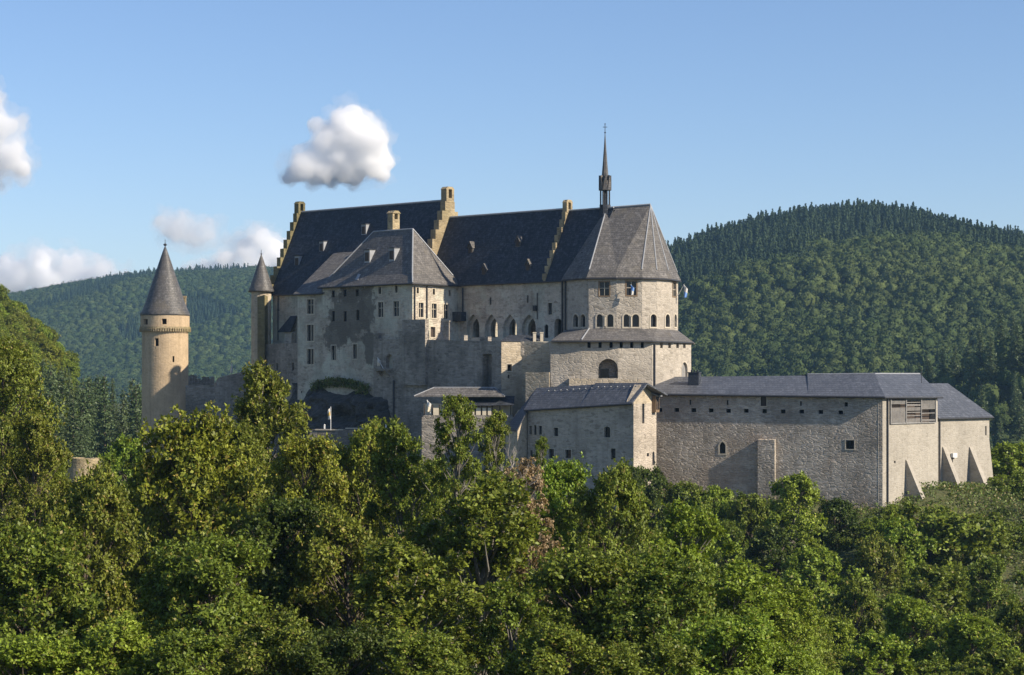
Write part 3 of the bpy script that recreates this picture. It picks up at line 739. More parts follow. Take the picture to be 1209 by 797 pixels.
# flèche on the ridge
fl = Vector((R1.x - .2, R1.y, 0)); zb = R1.z
def octa(r, z, ph=22.5, n=8): return [Vector((fl.x + r * math.cos(R_(ph + 360 * k / n)), fl.y + r * math.sin(R_(ph + 360 * k / n)), z)) for k in range(n)]
bm = bmesh.new()
base_ = octa(.85, zb - 1.6); extr(bm, base_, Vector((0, 0, 2.1)))
fp = put('ridge_turret', bm_mesh(bm), M['dark_slate'], chapel)
bm = bmesh.new()
for p in octa(.68, zb + .5): tube(bm, [p, p + Vector((0, 0, 2.2))], .11, 5)
tube(bm, [Vector((fl.x, fl.y, zb + .5)), Vector((fl.x, fl.y, zb + 2.7))], .2, 6)
put('lantern_post', bm_mesh(bm), M['dark_slate'], fp)
bm = bmesh.new(); n = 8
r0, ra = octa(.98, zb + 2.6), octa(.95, zb + 4.1); r_s, rt = octa(.62, zb + 4.1), Vector((fl.x, fl.y, zb + 10.8))
extr(bm, r0, Vector((0, 0, .18)))
extr(bm, octa(.82, zb + 2.75), Vector((0, 0, 1.2)))
for k in range(8):
    a, b = octa(.9, zb + 2.78)[k], octa(.9, zb + 2.78)[(k+1) % 8]; m_ = (a + b) / 2 * 1.0; m_.z = zb + 4.75
    nrm = (Vector((m_.x, m_.y, 0)) - Vector((fl.x, fl.y, 0))).normalized()
    extr(bm, [a + nrm * .08, b + nrm * .08, m_ + nrm * .08], -nrm * .5)
rings = [octa(.60, zb + 3.9), octa(.40, zb + 6.0), octa(.2, zb + 8.6), octa(.05, zb + 10.8)]
vv = [[bm.verts.new(p) for p in rg] for rg in rings]
for a, b in zip(vv, vv[1:]):
    for k in range(8): bm.faces.new((a[k], a[(k+1) % 8], b[(k+1) % 8], b[k]))
bm.faces.new(vv[-1])
put('spire', bm_mesh(bm), M['cone_slate'], fp)
bm = bmesh.new(); zt = zb + 10.7
tube(bm, [Vector((fl.x, fl.y, zt)), Vector((fl.x, fl.y, zt + 1.5))], .05, 5); lathe(bm, fl.x, fl.y, [(0, zt + .1), (.16, zt + .25), (0, zt + .42)], 8)
tube(bm, [Vector((fl.x - .32, fl.y, zt + 1.05)), Vector((fl.x + .32, fl.y, zt + 1.05))], .045, 5); lathe(bm, fl.x, fl.y, [(0, zt + 1.4), (.12, zt + 1.5), (0, zt + 1.62)], 8)
put('finial_cross', bm_mesh(bm), M['iron'], fp)

# ---- great round tower on the left --------------------------------------------------
tw = thing('round_tower', 'tall round tan tower with pointed slate cone roof standing alone at the left end', 'tower', (XY(195, 333).x, 333, -15))
TX, TY, TR = XY(195, 333).x, 333.0, 3.77
tz = lambda py: Z(py, 333)
bm = bmesh.new(); lathe(bm, TX, TY, [(TR * 1.02, -22), (TR * .985, tz(440)), (TR * .985, tz(391)), (TR * 1.04, tz(388)), (TR * 1.04, tz(371))], 56)
me = bm_mesh(bm)
bm = bmesh.new(); bm.from_mesh(me)
def cyl_open(px, py, w_, h_, depth=.45, kind='rect'):
    """short chord wall so that an opening can be cut in the round shaft"""
    s = (px - 195) / 27.5; a = math.asin(max(-.97, min(.97, s))); n_ = Vector((math.sin(a), -math.cos(a))); t_ = Vector((n_.y * -1, n_.x))
    t_ = Vector((math.cos(a), math.sin(a))); c = Vector((TX, TY)) + n_ * TR
    return Opening(Wall(c - t_, c + t_), px, py, w_, h_, kind, depth, panemat=M['void'])
tops = [cyl_open(194, 379.5, 5.5, 6.5), cyl_open(172, 380, 3, 6.5), cyl_open(184.5, 404, 4, 9), cyl_open(205, 424, 2.2, 7)]
solid_with_openings('wall', bm, tops, M['tower_plaster'], tw)
bm = bmesh.new()
for k in range(64):
    a = 2 * math.pi * k / 64; c = Vector((TX + math.cos(a) * (TR * 1.03 + .06), TY + math.sin(a) * (TR * 1.03 + .06), tz(390.2)))
    box(bm, c, .22, .42, .5, Vector((-math.sin(a), math.cos(a))))
lathe(bm, TX, TY, [(TR * .9, tz(388.4)), (TR * 1.085, tz(388.4)), (TR * 1.085, tz(386.2)), (TR * .9, tz(386.2))], 56)
put('corbel_table', bm_mesh(bm), M['gable_stone'], tw)
bm = bmesh.new(); prof = [(0, tz(372)), (3.97, tz(373)), (4.0, tz(371.5)), (3.76, tz(367.5)), (3.14, tz(357)), (2.46, tz(341)), (1.78, tz(327)), (1.06, tz(311)), (.40, tz(297)), (.05, tz(290.5))]
lathe(bm, TX, TY, prof, 40); tr_ = put('cone_roof', bm_mesh(bm, smooth=True), M['cone_slate'], tw)
bm = bmesh.new(); lathe(bm, TX, TY, [(0, tz(291)), (.28, tz(289.5)), (.28, tz(288.5)), (0, tz(287))], 10); tube(bm, [Vector((TX, TY, tz(288))), Vector((TX, TY, tz(283)))], .05, 5); put('finial', bm_mesh(bm), M['iron'], tr_)
bm = bmesh.new(); c = P(216.5, 360, 335.5); box(bm, c + Vector((0, 0, -.6)), .85, .8, 3.6); box(bm, c + Vector((0, 0, 1.3)), 1.0, .95, .3); put('chimney', bm_mesh(bm), M['gable_stone'], tw)

# ---- corner turret ------------------------------------------------------------------
tt = thing('corner_turret', 'slender turret with pointed slate cap clinging to the left corner of the palace', 'turret', (XY(308, 333).x, 333, -10))
KX, KY = XY(308.5, 333).x, 333.0; kz = lambda py: Z(py, 333)
bm = bmesh.new(); lathe(bm, KX, KY, [(1.62, -16), (1.62, kz(344))], 20); put('wall', bm_mesh(bm), M['tan_stone'], tt)
bm = bmesh.new(); lathe(bm, KX, KY, [(0, kz(344)), (2.08, kz(345)), (2.08, kz(343)), (1.75, kz(337)), (1.25, kz(326)), (.65, kz(313)), (.08, kz(301)), (.04, kz(300))], 28); kr = put('cone_roof', bm_mesh(bm, smooth=True), M['cone_slate'], tt)
bm = bmesh.new(); lathe(bm, KX, KY, [(0, kz(301)), (.18, kz(300)), (0, kz(298.5))], 8); tube(bm, [Vector((KX, KY, kz(300))), Vector((KX, KY, kz(295)))], .04, 5); put('finial', bm_mesh(bm), M['iron'], kr)
bm = bmesh.new(); a_ = XY(304, 331.2); prism(bm, [a_, XY(312.5, 330.4), XY(320, 333.5), XY(312, 335)], -16, [kz(351), kz(349), kz(352), kz(348)]); put('buttress', bm_mesh(bm), M['moss_stone'], tt)

# ---- walls on the left ---------------------------------------------------------------
bs = thing('bastion_wall', 'dark shaded bastion wall under the pointed corner turret', 'wall', (XY(320, 326).x, 326, -13))
ba = Wall(XY(291, 335), XY(352, 324.5)); ztop = Z(405.5, 330)
bm = bmesh.new(); a_, b_ = XY(291, 335), XY(352, 324.5)
prism(bm, [XY(284, 336.5), b_, b_ - ba.N * 8, a_ - ba.N * 8], BASE, [ztop - .1, ztop, ztop, ztop])
v_ = [v for v in bm.verts if v.co.z > 0]; v_[0].co.x = XY(299, 333).x; v_[0].co.y = 333.6
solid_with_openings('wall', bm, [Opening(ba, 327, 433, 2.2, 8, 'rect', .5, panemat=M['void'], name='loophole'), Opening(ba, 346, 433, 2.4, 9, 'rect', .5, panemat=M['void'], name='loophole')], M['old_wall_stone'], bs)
cw = thing('curtain_wall', 'dark shaded curtain wall linking the round tower to the castle', 'wall', (XY(248, 338).x, 338, -14))
a_, m1, m2, b_ = XY(206, 331.3), XY(254, 332.9), XY(259, 333), XY(295, 334.6); cwl = Wall(a_, b_); n_ = cwl.N
bm = bmesh.new()
prism(bm, [a_, m1, m1 - n_ * 1.5, a_ - n_ * 1.5], BASE, [Z(455, 332)] * 4)
prism(bm, [m1 + n_ * .05, m2 + n_ * .05, XY(285, 334.2) + n_ * .05, b_ + n_ * .05, b_ - n_ * 1.5, XY(285, 334.2) - n_ * 1.5, m2 - n_ * 1.5, m1 - n_ * 1.5], BASE, [Z(455, 338), Z(446, 338), Z(440, 336), Z(437, 335), Z(437, 335), Z(440, 336), Z(446, 338), Z(455, 338)])
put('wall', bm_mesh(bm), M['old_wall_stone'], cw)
bm = bmesh.new(); rng = random.Random(3)
for k in range(9):
    px = 224 + k * 3.4; c = P(px, 452 - (4 if k < 3 else 0) - rng.random() * 4, 348); box(bm, c + Vector((0, 0, -2)), .55, .8, 4.5 + rng.random())
put('broken_merlon', bm_mesh(bm), M['old_wall_stone'], cw)
bm = bmesh.new(); c = P(208, 445, 332); box(bm, c + Vector((0, -.1, -.8)), .9, 1.2, 1.6); box(bm, c + Vector((-.15, -.1, .3)), .5, 1.2, 1.4); put('broken_merlon', bm_mesh(bm), M['gable_stone'], cw)
ps = thing('parasol', 'closed pale parasol standing behind the curtain wall', 'parasol', P(273, 442, 339))
bm = bmesh.new(); c = P(273.4, 0, 340); lathe(bm, c.x, 340, [(.22, Z(440, 340)), (.24, Z(438, 340)), (.1, Z(432, 340)), (.02, Z(428, 340))], 8); put('canopy', bm_mesh(bm), M['white_cloth'], ps)
bm = bmesh.new(); tube(bm, [Vector((c.x, 340, Z(450, 340))), Vector((c.x, 340, Z(427, 340)))], .04, 5); put('pole', bm_mesh(bm), M['wood'], ps)

# ---- terrace wall in the middle ------------------------------------------------------
tr = thing('terrace_wall', 'high plain terrace wall in shade below the arcaded hall', 'wall', (XY(520, 303).x, 303, -14))
ta, tb = XY(441, 306.3), XY(592, 289.5); tl = Wall(ta, tb)
ops = [Opening(tl, 459.5, 426.5, 8, 17, 'round', .9, panemat=M['void'], name='doorway'), Opening(tl, 575, 441, 11, 46, 'rect', 1.3, .0, None, False, name=''), Opening(tl, 518, 437, 1.4, 1.6, 'rect', .4, panemat=M['void'], name='loophole')]
bm = bmesh.new(); za, zb_ = Z(399.5, 306.3), Z(403, 289.5)
prism(bm, [ta, tb, tb - tl.N * 7, ta - tl.N * 2.2], BASE, [za, zb_, zb_, za])
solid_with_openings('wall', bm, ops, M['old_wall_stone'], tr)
bm = bmesh.new(); u, z = tl.hit(454, 436.5); box(bm, tl.pt(u, z, .6), 2.6, 1.2, .3, tl.T)
for s in (-.9, .9): extr(bm, [tl.pt(u + s, z - .15, 0), tl.pt(u + s, z - .15, 1.0), tl.pt(u + s, z - 1.0, 0)], tl.T3 * .25)
put('balcony', bm_mesh(bm), M['old_wall_stone'], tr)
pipe(tr, tl, 465.5, 449, 502, .14)
rng = random.Random(11); bm = bmesh.new()
for px, y0, wpx in ((444, 396.5, 4), (473, 394, 6), (545, 399, 5), (571, 401, 9)):
    u, z = tl.hit(px, y0 + 5); box(bm, tl.pt(u, z + .2, -.45), wpx * .17, .75, 1.6, tl.T)
put('merlon', bm_mesh(bm), M['old_wall_stone'], tr)
pb = thing('parapet_block', 'square dark stone parapet block before the sunlit end wall of the hip roofed house', 'parapet', P(489, 400, 300))
pa, pbb = XY(475, 301.5), XY(502, 298.6); pw = Wall(pa, pbb)
bm = bmesh.new(); prism(bm, [pa, pbb, pbb - pw.N * .8, pa - pw.N * .8], 0, Z(377.5, 301)); put('wall', bm_mesh(bm), M['old_wall_stone'], pb)
bm = bmesh.new(); prism(bm, [pa - pw.N * .8, pa - pw.N * .8 + pw.T * .4, pa - pw.N * 2 + pw.T * .4, pa - pw.N * 2], 0, Z(378, 301)); put('side_wall', bm_mesh(bm), M['old_wall_stone'], pb)
# slim chimney shaft beside it
cs = thing('stone_pier', 'narrow shaded stone pier rising beside the sunlit end wall of the hip roofed house', 'pier', P(527, 400, 298))
bm = bmesh.new(); a_ = XY(524, 305); prism(bm, [XY(523.5, 298.4), XY(530, 297.7), XY(531, 298.9), XY(524.5, 299.5)], 0, Z(380, 298.5)); put('shaft', bm_mesh(bm), M['old_wall_stone'], cs)
bm = bmesh.new(); prism(bm, [XY(522.8, 298.2), XY(530.6, 297.5), XY(531.7, 299), XY(523.9, 299.7)], Z(380, 298.5), Z(378.5, 298.5)); put('cap', bm_mesh(bm), M['palace_stone'], cs)
# courtyard ground between terrace wall and hall
bm = bmesh.new(); prism(bm, [ta - tl.N * 1.5, tb - tl.N * 1.5, XY(656, 289.5), U2(28.3, 4.8), U2(8, 4.8), U2(7.6, 14)], 4.2, 6.2); c_o = put('courtyard_terrace', bm_mesh(bm), M['palace_stone']); tag(c_o, kind='structure')
# people-high gate piers on the terrace edge
for px, lab in ((631, 'first of the two small pale gate posts on the terrace edge, nearer the arches'), (639.5, 'pale gate post on the terrace edge, nearer the round chapel')):
    c = P(px, 398, 291); g_ = bmesh.new(); box(g_, c + Vector((0, 0, -.1)), .42, .42, 1.3, (1, .1)); box(g_, c + Vector((0, 0, .62)), .54, .54, .14, (1, .1)); tag(put('gate_post', bm_mesh(g_), M['pale_stone']), lab, 'gate post', 'gate posts on the terrace edge')

# ---- square sunlit tower --------------------------------------------------------------
sq = thing('square_tower', 'low sunlit square stone tower between the terrace wall and the chapel', 'tower', (XY(620, 295).x, 295, -12))
s0, s1, s2 = XY(592, 289.3), XY(616, 290.4), XY(660, 288.2); sw1, sw2 = Wall(s0, s1), Wall(s1, s2)
ops = [Opening(sw1, 601.5, 434, 5.5, 8, 'rect', .5, .12, None, True, panemat=M['void']), Opening(sw1, 600.5, 444.5, 1.8, 4, 'rect', .4, panemat=M['void'], name='loophole'), Opening(sw2, 654.5, 433, 5.5, 6.5, 'rect', .6, panemat=M['void'])]
zt = Z(402.5, 290)
bm = bmesh.new(); prism(bm, [s0, s1, s2, s2 + Vector((0, 8)), s0 + Vector((1.0, 7.5))], BASE, [zt, zt, Z(405, 288), Z(405, 288), zt])
solid_with_openings('wall', bm, ops, M['tan_stone'], sq)
bm = bmesh.new(); shell(bm, [[Vector((p.x, p.y, z_)) for p, z_ in ((s0 + Vector((-.1, -.15)), zt + .03), (s1 + Vector((0, -.15)), zt + .03), (s1 + Vector((2.4, 3)), zt + .9), (s0 + Vector((1.2, 3)), zt + .9))], [Vector((p.x, p.y, z_)) for p, z_ in ((s1 + Vector((0, -.15)), zt + .03), (s1 + Vector((3.2, 1.6)), zt + .03), (s1 + Vector((2.4, 3)), zt + .9))]], Vector((0, 0, -.12))); put('roof', bm_mesh(bm), M['dark_slate'], sq)
bx = thing('walled_enclosure', 'small box-shaped walled enclosure with flat top before the square tower', 'enclosure', P(634, 456, 288))
e0, e1 = XY(620.5, 285.4), XY(648.5, 284.2); ew = Wall(e0, e1); bm = bmesh.new()
prism(bm, [e0, e1, e1 - ew.N * .6, e0 - ew.N * .6], -12, Z(439.5, 288)); prism(bm, [e0 - ew.N * .6, e0 - ew.N * .6 + ew.T * .5, e0 - ew.N * 5 + ew.T * .5, e0 - ew.N * 5], -12, Z(440, 288)); prism(bm, [e1 - ew.N * .6 - ew.T * .5, e1 - ew.N * .6, e1 - ew.N * 5, e1 - ew.N * 5 - ew.T * .5], -12, Z(440, 288))
put('wall', bm_mesh(bm), M['tan_stone'], bx)
pp = thing('parapet_wall', 'low parapet wall running below the big round arch of the chapel', 'wall', P(700, 456, 280.5))
bm = bmesh.new(); q0, q1 = XY(672, 281.2), XY(757, 280.6); ql = Wall(q0, q1); prism(bm, [q0, q1, q1 - ql.N * .6, q0 - ql.N * .6], -12, [Z(446.5, 281), Z(448, 281), Z(448, 281), Z(446.5, 281)]); prism(bm, [q0 - ql.N * .6, q0 - ql.N * .6 + ql.T * .5, q0 + ql.T * .5 + Vector((0, 4)), q0 + Vector((0, 4))], -12, Z(446.8, 281)); put('wall', bm_mesh(bm), M['tan_stone'], pp)

# ---- gallery building with timber openings ----------------------------------------------
ga = thing('timber_gallery', 'low gallery with grey hipped roofs and pale boarded openings below the terrace wall', 'gallery', P(545, 500, 289))
v0, v1 = XY(498, 287), XY(606, 286.5); gw = Wall(v0, v1); gzt = Z(490, 289)
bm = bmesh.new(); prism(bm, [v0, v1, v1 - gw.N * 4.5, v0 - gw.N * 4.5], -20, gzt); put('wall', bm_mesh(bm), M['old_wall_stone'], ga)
bm = bmesh.new(); a0, a1 = gw.hit(499, 484)[0], gw.hit(604, 484)[0]
prism(bm, [gw.pt(a0, 0, -1.6).xy, gw.pt(a1, 0, -1.6).xy, gw.pt(a1, 0, -4.4).xy, gw.pt(a0, 0, -4.4).xy], gzt, gzt + 1.6); put('back_wall', bm_mesh(bm), M['panel'], ga)
for px in (501, 510.5, 518.5, 528, 537, 545.5, 553, 561, 568.5, 575, 581, 590, 603):
    u, z = gw.hit(px, 483); bm = bmesh.new(); box(bm, gw.pt(u, gzt + .75, -.2), .16, .16, 1.5, gw.T); put('post', bm_mesh(bm), M['dark_wood'], ga)
for p0, p1 in ((511.5, 518), (546.5, 552), (554, 560), (562, 567.5), (569.5, 574), (576, 580)):
    u0, u1 = gw.hit(p0, 483)[0], gw.hit(p1, 483)[0]; bm = bmesh.new(); box(bm, gw.pt((u0 + u1) / 2, gzt + .52, -.06), u1 - u0, .06, 1.0, gw.T); put('panel', bm_mesh(bm), M['panel'], ga)
def hip_roof(parent, wall, p0, p1, pye, ridge0, ridge1, pyr, depth, over=.6, mat='grey_slate'):
    u0, u1 = wall.hit(p0, pye)[0], wall.hit(p1, pye)[0]; ze = wall.hit(p0, pye)[1]
    r0, r1 = wall.hit(ridge0, pyr)[0], wall.hit(ridge1, pyr)[0]; zr = wall.hit((ridge0 + ridge1) / 2, pyr)[1] * (1 + depth / 2 / 290)
    a, b, c, d = wall.pt(u0, ze, over), wall.pt(u1, ze, over), wall.pt(u1, ze, -depth), wall.pt(u0, ze, -depth); e, f = wall.pt(r0, zr, -depth / 2), wall.pt(r1, zr, -depth / 2)
    bm = bmesh.new(); shell(bm, [[a, b, f, e], [b, c, f], [c, d, e, f], [d, a, e]], Vector((0, 0, -.14))); r = put('roof', bm_mesh(bm), M[mat], parent)
    bm = bmesh.new(); tube(bm, [a, e, f, b], .08); put('hip_capping', bm_mesh(bm), M['lead'], r)
hip_roof(ga, gw, 489, 596, 467.5, 511, 583, 457.5, 4.6, .45)
u0, u1 = gw.hit(530, 478)[0], gw.hit(607, 478)[0]; bm = bmesh.new(); z0 = gw.hit(560, 478.5)[1]
shell(bm, [[gw.pt(u0, z0, .45), gw.pt(u1, z0 + .1, .45), gw.pt(u1, z0 + 1.3, -1.6), gw.pt(u0 - .4, z0 + 1.3, -1.6)]], Vector((0, 0, -.12))); put('eaves_roof', bm_mesh(bm), M['dark_slate'], ga)

# ---- lower terrace wall in deep shade, rock behind it -----------------------------------
lt = thing('lower_terrace_wall', 'dark low wall with a thin pale coping below the grassy ledge', 'wall', P(420, 520, 302))
l0, l1 = XY(366, 304), XY(470, 301); lw = Wall(l0, l1); zt = Z(507.5, 302)
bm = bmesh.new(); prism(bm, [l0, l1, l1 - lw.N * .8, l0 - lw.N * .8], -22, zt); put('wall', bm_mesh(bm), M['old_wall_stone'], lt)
for p0, p1, dz in ((372, 405, -.1), (408, 466, .12)):
    u0, u1 = lw.hit(p0, 507)[0], lw.hit(p1, 507)[0]; coping(lt, lw.pt(u0, zt + dz, 0), lw.pt(u1, zt + dz, 0), .9, .16)
for px in (382.5, 455):
    u, z = lw.hit(px, 507); bm = bmesh.new(); c = lw.pt(u, zt + .12, -.3); box(bm, c + Vector((0, 0, .25)), .2, .2, .5); lathe(bm, c.x, c.y, [(0, c.z + .45), (.15, c.z + .55), (0, c.z + .7)], 8); put('lamp', bm_mesh(bm), M['white_paint'], lt)
rk = thing('rock_outcrop', 'dark shaded rock face with a hollow below the grassy ledge', 'rock', P(415, 505, 304))
bm = bmesh.new(); bmesh.ops.create_grid(bm, x_segments=70, y_segments=40, size=1)
for v in bm.verts:
    px = 405 + v.co.x * 66; py = 486 + v.co.y * -34; edge = max(abs(v.co.x) ** 3, max(0, v.co.y) ** 2)
    u_ = hf.hit(px, py)[0]
    outw = 1.5 + 2.4 * (float(vnoise(px, py, 17, 8)) - .5) + 1.3 * (float(vnoise(px, py, 7, 9)) - .5) + .6 * (float(vnoise(px, py, 3, 6)) - .5) - 3.2 * edge
    outw -= .9 * max(0, 1 - ((px - 414) / 22) ** 2 - ((py - 486) / 26) ** 2)
    outw += max(0, (py - 462) / 40) * 1.6
    p = hf.pt(u_, hf.hit(px, py)[1], outw); v.co = p
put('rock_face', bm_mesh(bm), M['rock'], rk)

# ---- front house with the dark slate roof -------------------------------------------------
fh = thing('front_house', 'stone house with dark slate roof and sunlit gable end standing beside the long wing', 'house', P(690, 540, 275))
f0, f1, f2 = XY(623, 279.5), XY(748, 268), XY(775, 275.5); fwl, fgl = Wall(f0, f1), Wall(f1, f2); f3 = f0 + (f2 - f1)
z0e, z1e = Z(482, 279.5), Z(474, 268)
ops = [Opening(fwl, x_, y_, w_, h_, k_, .35, .08) for x_, y_, w_, h_, k_ in ((626.5, 508, 3.2, 10, 'rect'), (632, 507.5, 3.4, 12, 'segment'), (638, 508, 4, 10.5, 'rect'), (656.5, 510, 5.5, 10, 'rect'), (717, 510, 7.5, 13, 'segment'), (627.5, 536, 3.2, 9, 'rect'), (637.5, 536, 4, 10, 'rect'), (651, 535.5, 6.5, 11, 'rect'), (671, 536, 7, 10, 'rect'), (724, 536, 6, 13, 'rect'))]
ops += [Opening(fgl, 759.5, 482, 2.6, 36, 'rect', .5, panemat=M['dark_wood']), Opening(fgl, 765, 537, 2.6, 4, 'rect', .3), Opening(fgl, 771.5, 541, 2.6, 16, 'segment', .4, panemat=M['dark_wood'], name='door')]
bm = bmesh.new(); prism(bm, [f0, f1, f2, f3], -24, [z0e, z1e, z1e, z0e])
solid_with_openings('wall', bm, ops, M['house_stone'], fh)
bm = bmesh.new(); L = fgl.L; gp = [fgl.pt(.02, z1e - .3, .01), fgl.pt(L, z1e - .3, .01), fgl.pt(L, z1e + .7, .01), fgl.pt(L * .5, z1e + 2.15, .01), fgl.pt(L * .34, z1e + 2.2, .01), fgl.pt(.02, z1e, .01)]; extr(bm, gp, -fgl.N3 * 1.0); put('gable', bm_mesh(bm), M['tan_stone'], fh)
Lf = fwl.L; nb = -3.0
def fr(u, z, out=0.0): return fwl.pt(u, z, out)
def ezl(u): return z0e + (z1e - z0e) * u / Lf
bm = bmesh.new(); k = Lf * .52
shell(bm, [[fr(k, ezl(k) - .18, .45), fr(Lf + .06, ezl(Lf) - .18, .45), fr(Lf + .06, .33, nb), fr(k, .33, nb)], [fr(Lf + .06, .33, nb), fr(Lf + .06, z1e + .95, nb - 4.5), fr(k, z1e + .95, nb - 4.5), fr(k, .33, nb)]])
rf1 = put('roof', bm_mesh(bm), M['new_slate'], fh)
bm = bmesh.new()
shell(bm, [[fr(-.3, ezl(0) - .18, .45), fr(k, ezl(k) - .2, .44), fr(k, .14, nb), fr(-.9, -.35, nb)], [fr(k, .14, nb), fr(k, z1e + .7, nb - 4.5), fr(-.9, z1e, nb - 4.5), fr(-.9, -.35, nb)],
           [P(597, 505.5, 281.5), P(610.5, 508, 276.9), P(623.3, 482.5, 279.3), fr(-.9, -.35, nb)]])
rf2 = put('roof', bm_mesh(bm), M['new_slate'], fh)
gutter(fh, [fr(-.2, ezl(0) - .32, .5), fr(Lf + .2, ezl(Lf) - .32, .5)])
for kk in range(15):
    u = Lf * (.10 + kk * .0595); zt_ = (.33 if u > k else .14 - .45 * (k - u) / k); s_ = (zt_ - ezl(u)) / (3.4); o_ = nb + .75
    bm = bmesh.new(); c = fr(u, zt_ - .75 * s_ + .12, o_); box(bm, c, .16, .2, .1, fwl.T); put('roof_vent', bm_mesh(bm), M['lead'], rf1 if u > k else rf2)
bm = bmesh.new(); prism(bm, [XY(597, 282), XY(611, 277.3), XY(622.8, 279.8), XY(612, 286)], -24, [Z(507.5, 282), Z(509.5, 277.3), Z(485, 279.8), Z(484, 286)]); put('annex_wall', bm_mesh(bm), M['tan_stone'], fh)
# timber oriel at the corner with the wing
bm = bmesh.new(); u, z = fgl.hit(771.5, 477); box(bm, fgl.pt(u, z, .3), 1.3, .6, 2.2, fgl.T); ori = put('oriel', bm_mesh(bm), M['wood'], fh)
bm = bmesh.new(); box(bm, fgl.pt(u - .3, z + .1, .6), .4, .06, 1.7, fgl.T); box(bm, fgl.pt(u + .3, z + .1, .6), .4, .06, 1.7, fgl.T); put('window', bm_mesh(bm), M['glass'], ori)
bm = bmesh.new(); shell(bm, [[fgl.pt(u - .9, z + 1.12, .9), fgl.pt(u + 1.0, z + 1.12, .9), fgl.pt(u + 1.0, z + 1.7, -.4), fgl.pt(u - .9, z + 1.7, -.4)]], Vector((0, 0, -.1))); put('roof', bm_mesh(bm), M['lead'], ori)

# ---- long wing on the right -----------------------------------------------------------------
lw_ = thing('long_wing', 'long low stone wing with a row of square holes under a grey slate roof', 'building', P(900, 560, 276))
w0, w1, w2 = XY(774, 281), XY(1042, 271), XY(1107, 283); wf, wr = Wall(w0, w1), Wall(w1, w2)
ops = []
for x_, y_ in zip((779, 799, 819, 839.5, 860, 881, 902.5, 924.5, 946.5, 969, 992.5), (484, 484, 484.3, 484.5, 485, 485, 485.4, 485.8, 486, 486.4, 487)): ops.append(Opening(wf, x_, y_, 5.6, 4.6, 'rect', .7, panemat=M['void'], name='square_hole'))
for x_, y_, w_, h_ in ((815, 475, 2, 6), (859, 475.5, 2, 6), (945.5, 476.5, 2, 5.5), (999, 477.5, 4, 5)): ops.append(Opening(wf, x_, y_, w_, h_, 'rect', .5, panemat=M['void'], name='loophole'))
ops.append(Opening(wf, 901.5, 473.5, 7, 12, 'rect', .3, .1, panemat=M['dark_wood'], name='shuttered_hatch'))
ops.append(Opening(wf, 853, 528.5, 7, 14, 'pointed', .6, .2)); ops.append(Opening(wf, 1003.5, 525, 10, 10.5, 'rect', .6, .12)); ops.append(Opening(wr, 1056.5, 545.5, 1.8, 3, 'rect', .3, panemat=M['void'], name='loophole'))
ops.append(Opening(wr, 1077, 484, 53, 31, 'rect', .8, .0, None, False, name=''))
e0z, e1z, e2z = Z(464, 281), Z(467.5, 271), Z(467.5, 283); w3 = w2 + Vector((-4.5, 6)); w4 = w0 - wf.N * 11
bm = bmesh.new(); prism(bm, [w0, w1, w2, w3, w4], -26, [e0z, e1z, e2z, e2z, e0z]); wo = solid_with_openings('wall', bm, ops, M['wing_stone'], lw_)
# separate stone colour for faces turned like the end face: its own skin 3 cm proud, same opening left free
wo.data.materials.append(M['end_stone'])
for p in wo.data.polygons:
    if p.normal.dot(wr.N3) > .98: p.material_index = 1
bm = bmesh.new(); tube(bm, [wf.pt(wf.L - .36, -26, -.43), wf.pt(wf.L - .36, e1z - .1, -.43)], .50, 4); put('quoin', bm_mesh(bm), M['end_stone'], lw_)
pipe(lw_, wr, 1047, 470, 600, .11)
rA, rB, rC = P(783, 445, 288.5), P(1033, 442.8, 280), P(1086, 442.8, 290)
def wo_(u, z, out): return wf.pt(u, z, out)
us = wf.hit(955, 466)[0]; rS = rA + (rB - rA) * ((955 - 783) / 250.0)
eA, eB, eS = wf.pt(-1.0, e0z - .05, .5), wf.pt(wf.L + .35, e1z - .05, .5), wf.pt(us, e0z + (e1z - e0z) * us / wf.L - .05, .5)
eC = wr.pt(wr.L + .5, e2z - .05, .45); up = Vector((0, 0, .2))
bkA, bkC = Vector((w4.x, w4.y, e0z)), Vector((w3.x, w3.y, e2z))
bm = bmesh.new(); shell(bm, [[eA, eS, rS, rA], [rA, rS, bkA]]); q_ = put('roof', bm_mesh(bm), M['new_slate'], lw_)
bm = bmesh.new(); shell(bm, [[eS, eB, rB + up, rS + up], [eB, eC, rC + up, rB + up], [rS + up, rB + up, rC + up, bkC, bkA]]); q2 = put('roof', bm_mesh(bm), M['new_slate'], lw_)
bm = bmesh.new(); tube(bm, [rB + up, rC + up], .09); tube(bm, [rS + up, rB + up], .09); put('ridge_capping', bm_mesh(bm), M['lead'], q2)
gutter(lw_, [eA + Vector((0, -.06, -.16)), eS + Vector((0, -.06, -.16)), eB + Vector((0, -.06, -.16))]); gutter(lw_, [eB + Vector((0, -.06, -.18)), eC + Vector((.05, -.06, -.18))])
bm = bmesh.new(); c = P(820, 448, 283.5); box(bm, c + Vector((0, 0, -.4)), 1.5, 1.4, 2.6, wf.T); box(bm, c + Vector((0, 0, .95)), 1.6, 1.5, .12, wf.T)
for s in (-.4, 0, .4): box(bm, c + Vector((s, 0, 1.15)), .2, .3, .3, wf.T)
ch = put('chimney', bm_mesh(bm), M['dark_slate'], lw_)
bm = bmesh.new(); p_ = P(1088, 448, 284); tube(bm, [p_ + Vector((0, 0, -.5)), p_ + Vector((0, 0, 1.4))], .05, 5); put('antenna', bm_mesh(bm), M['pipe'], lw_)
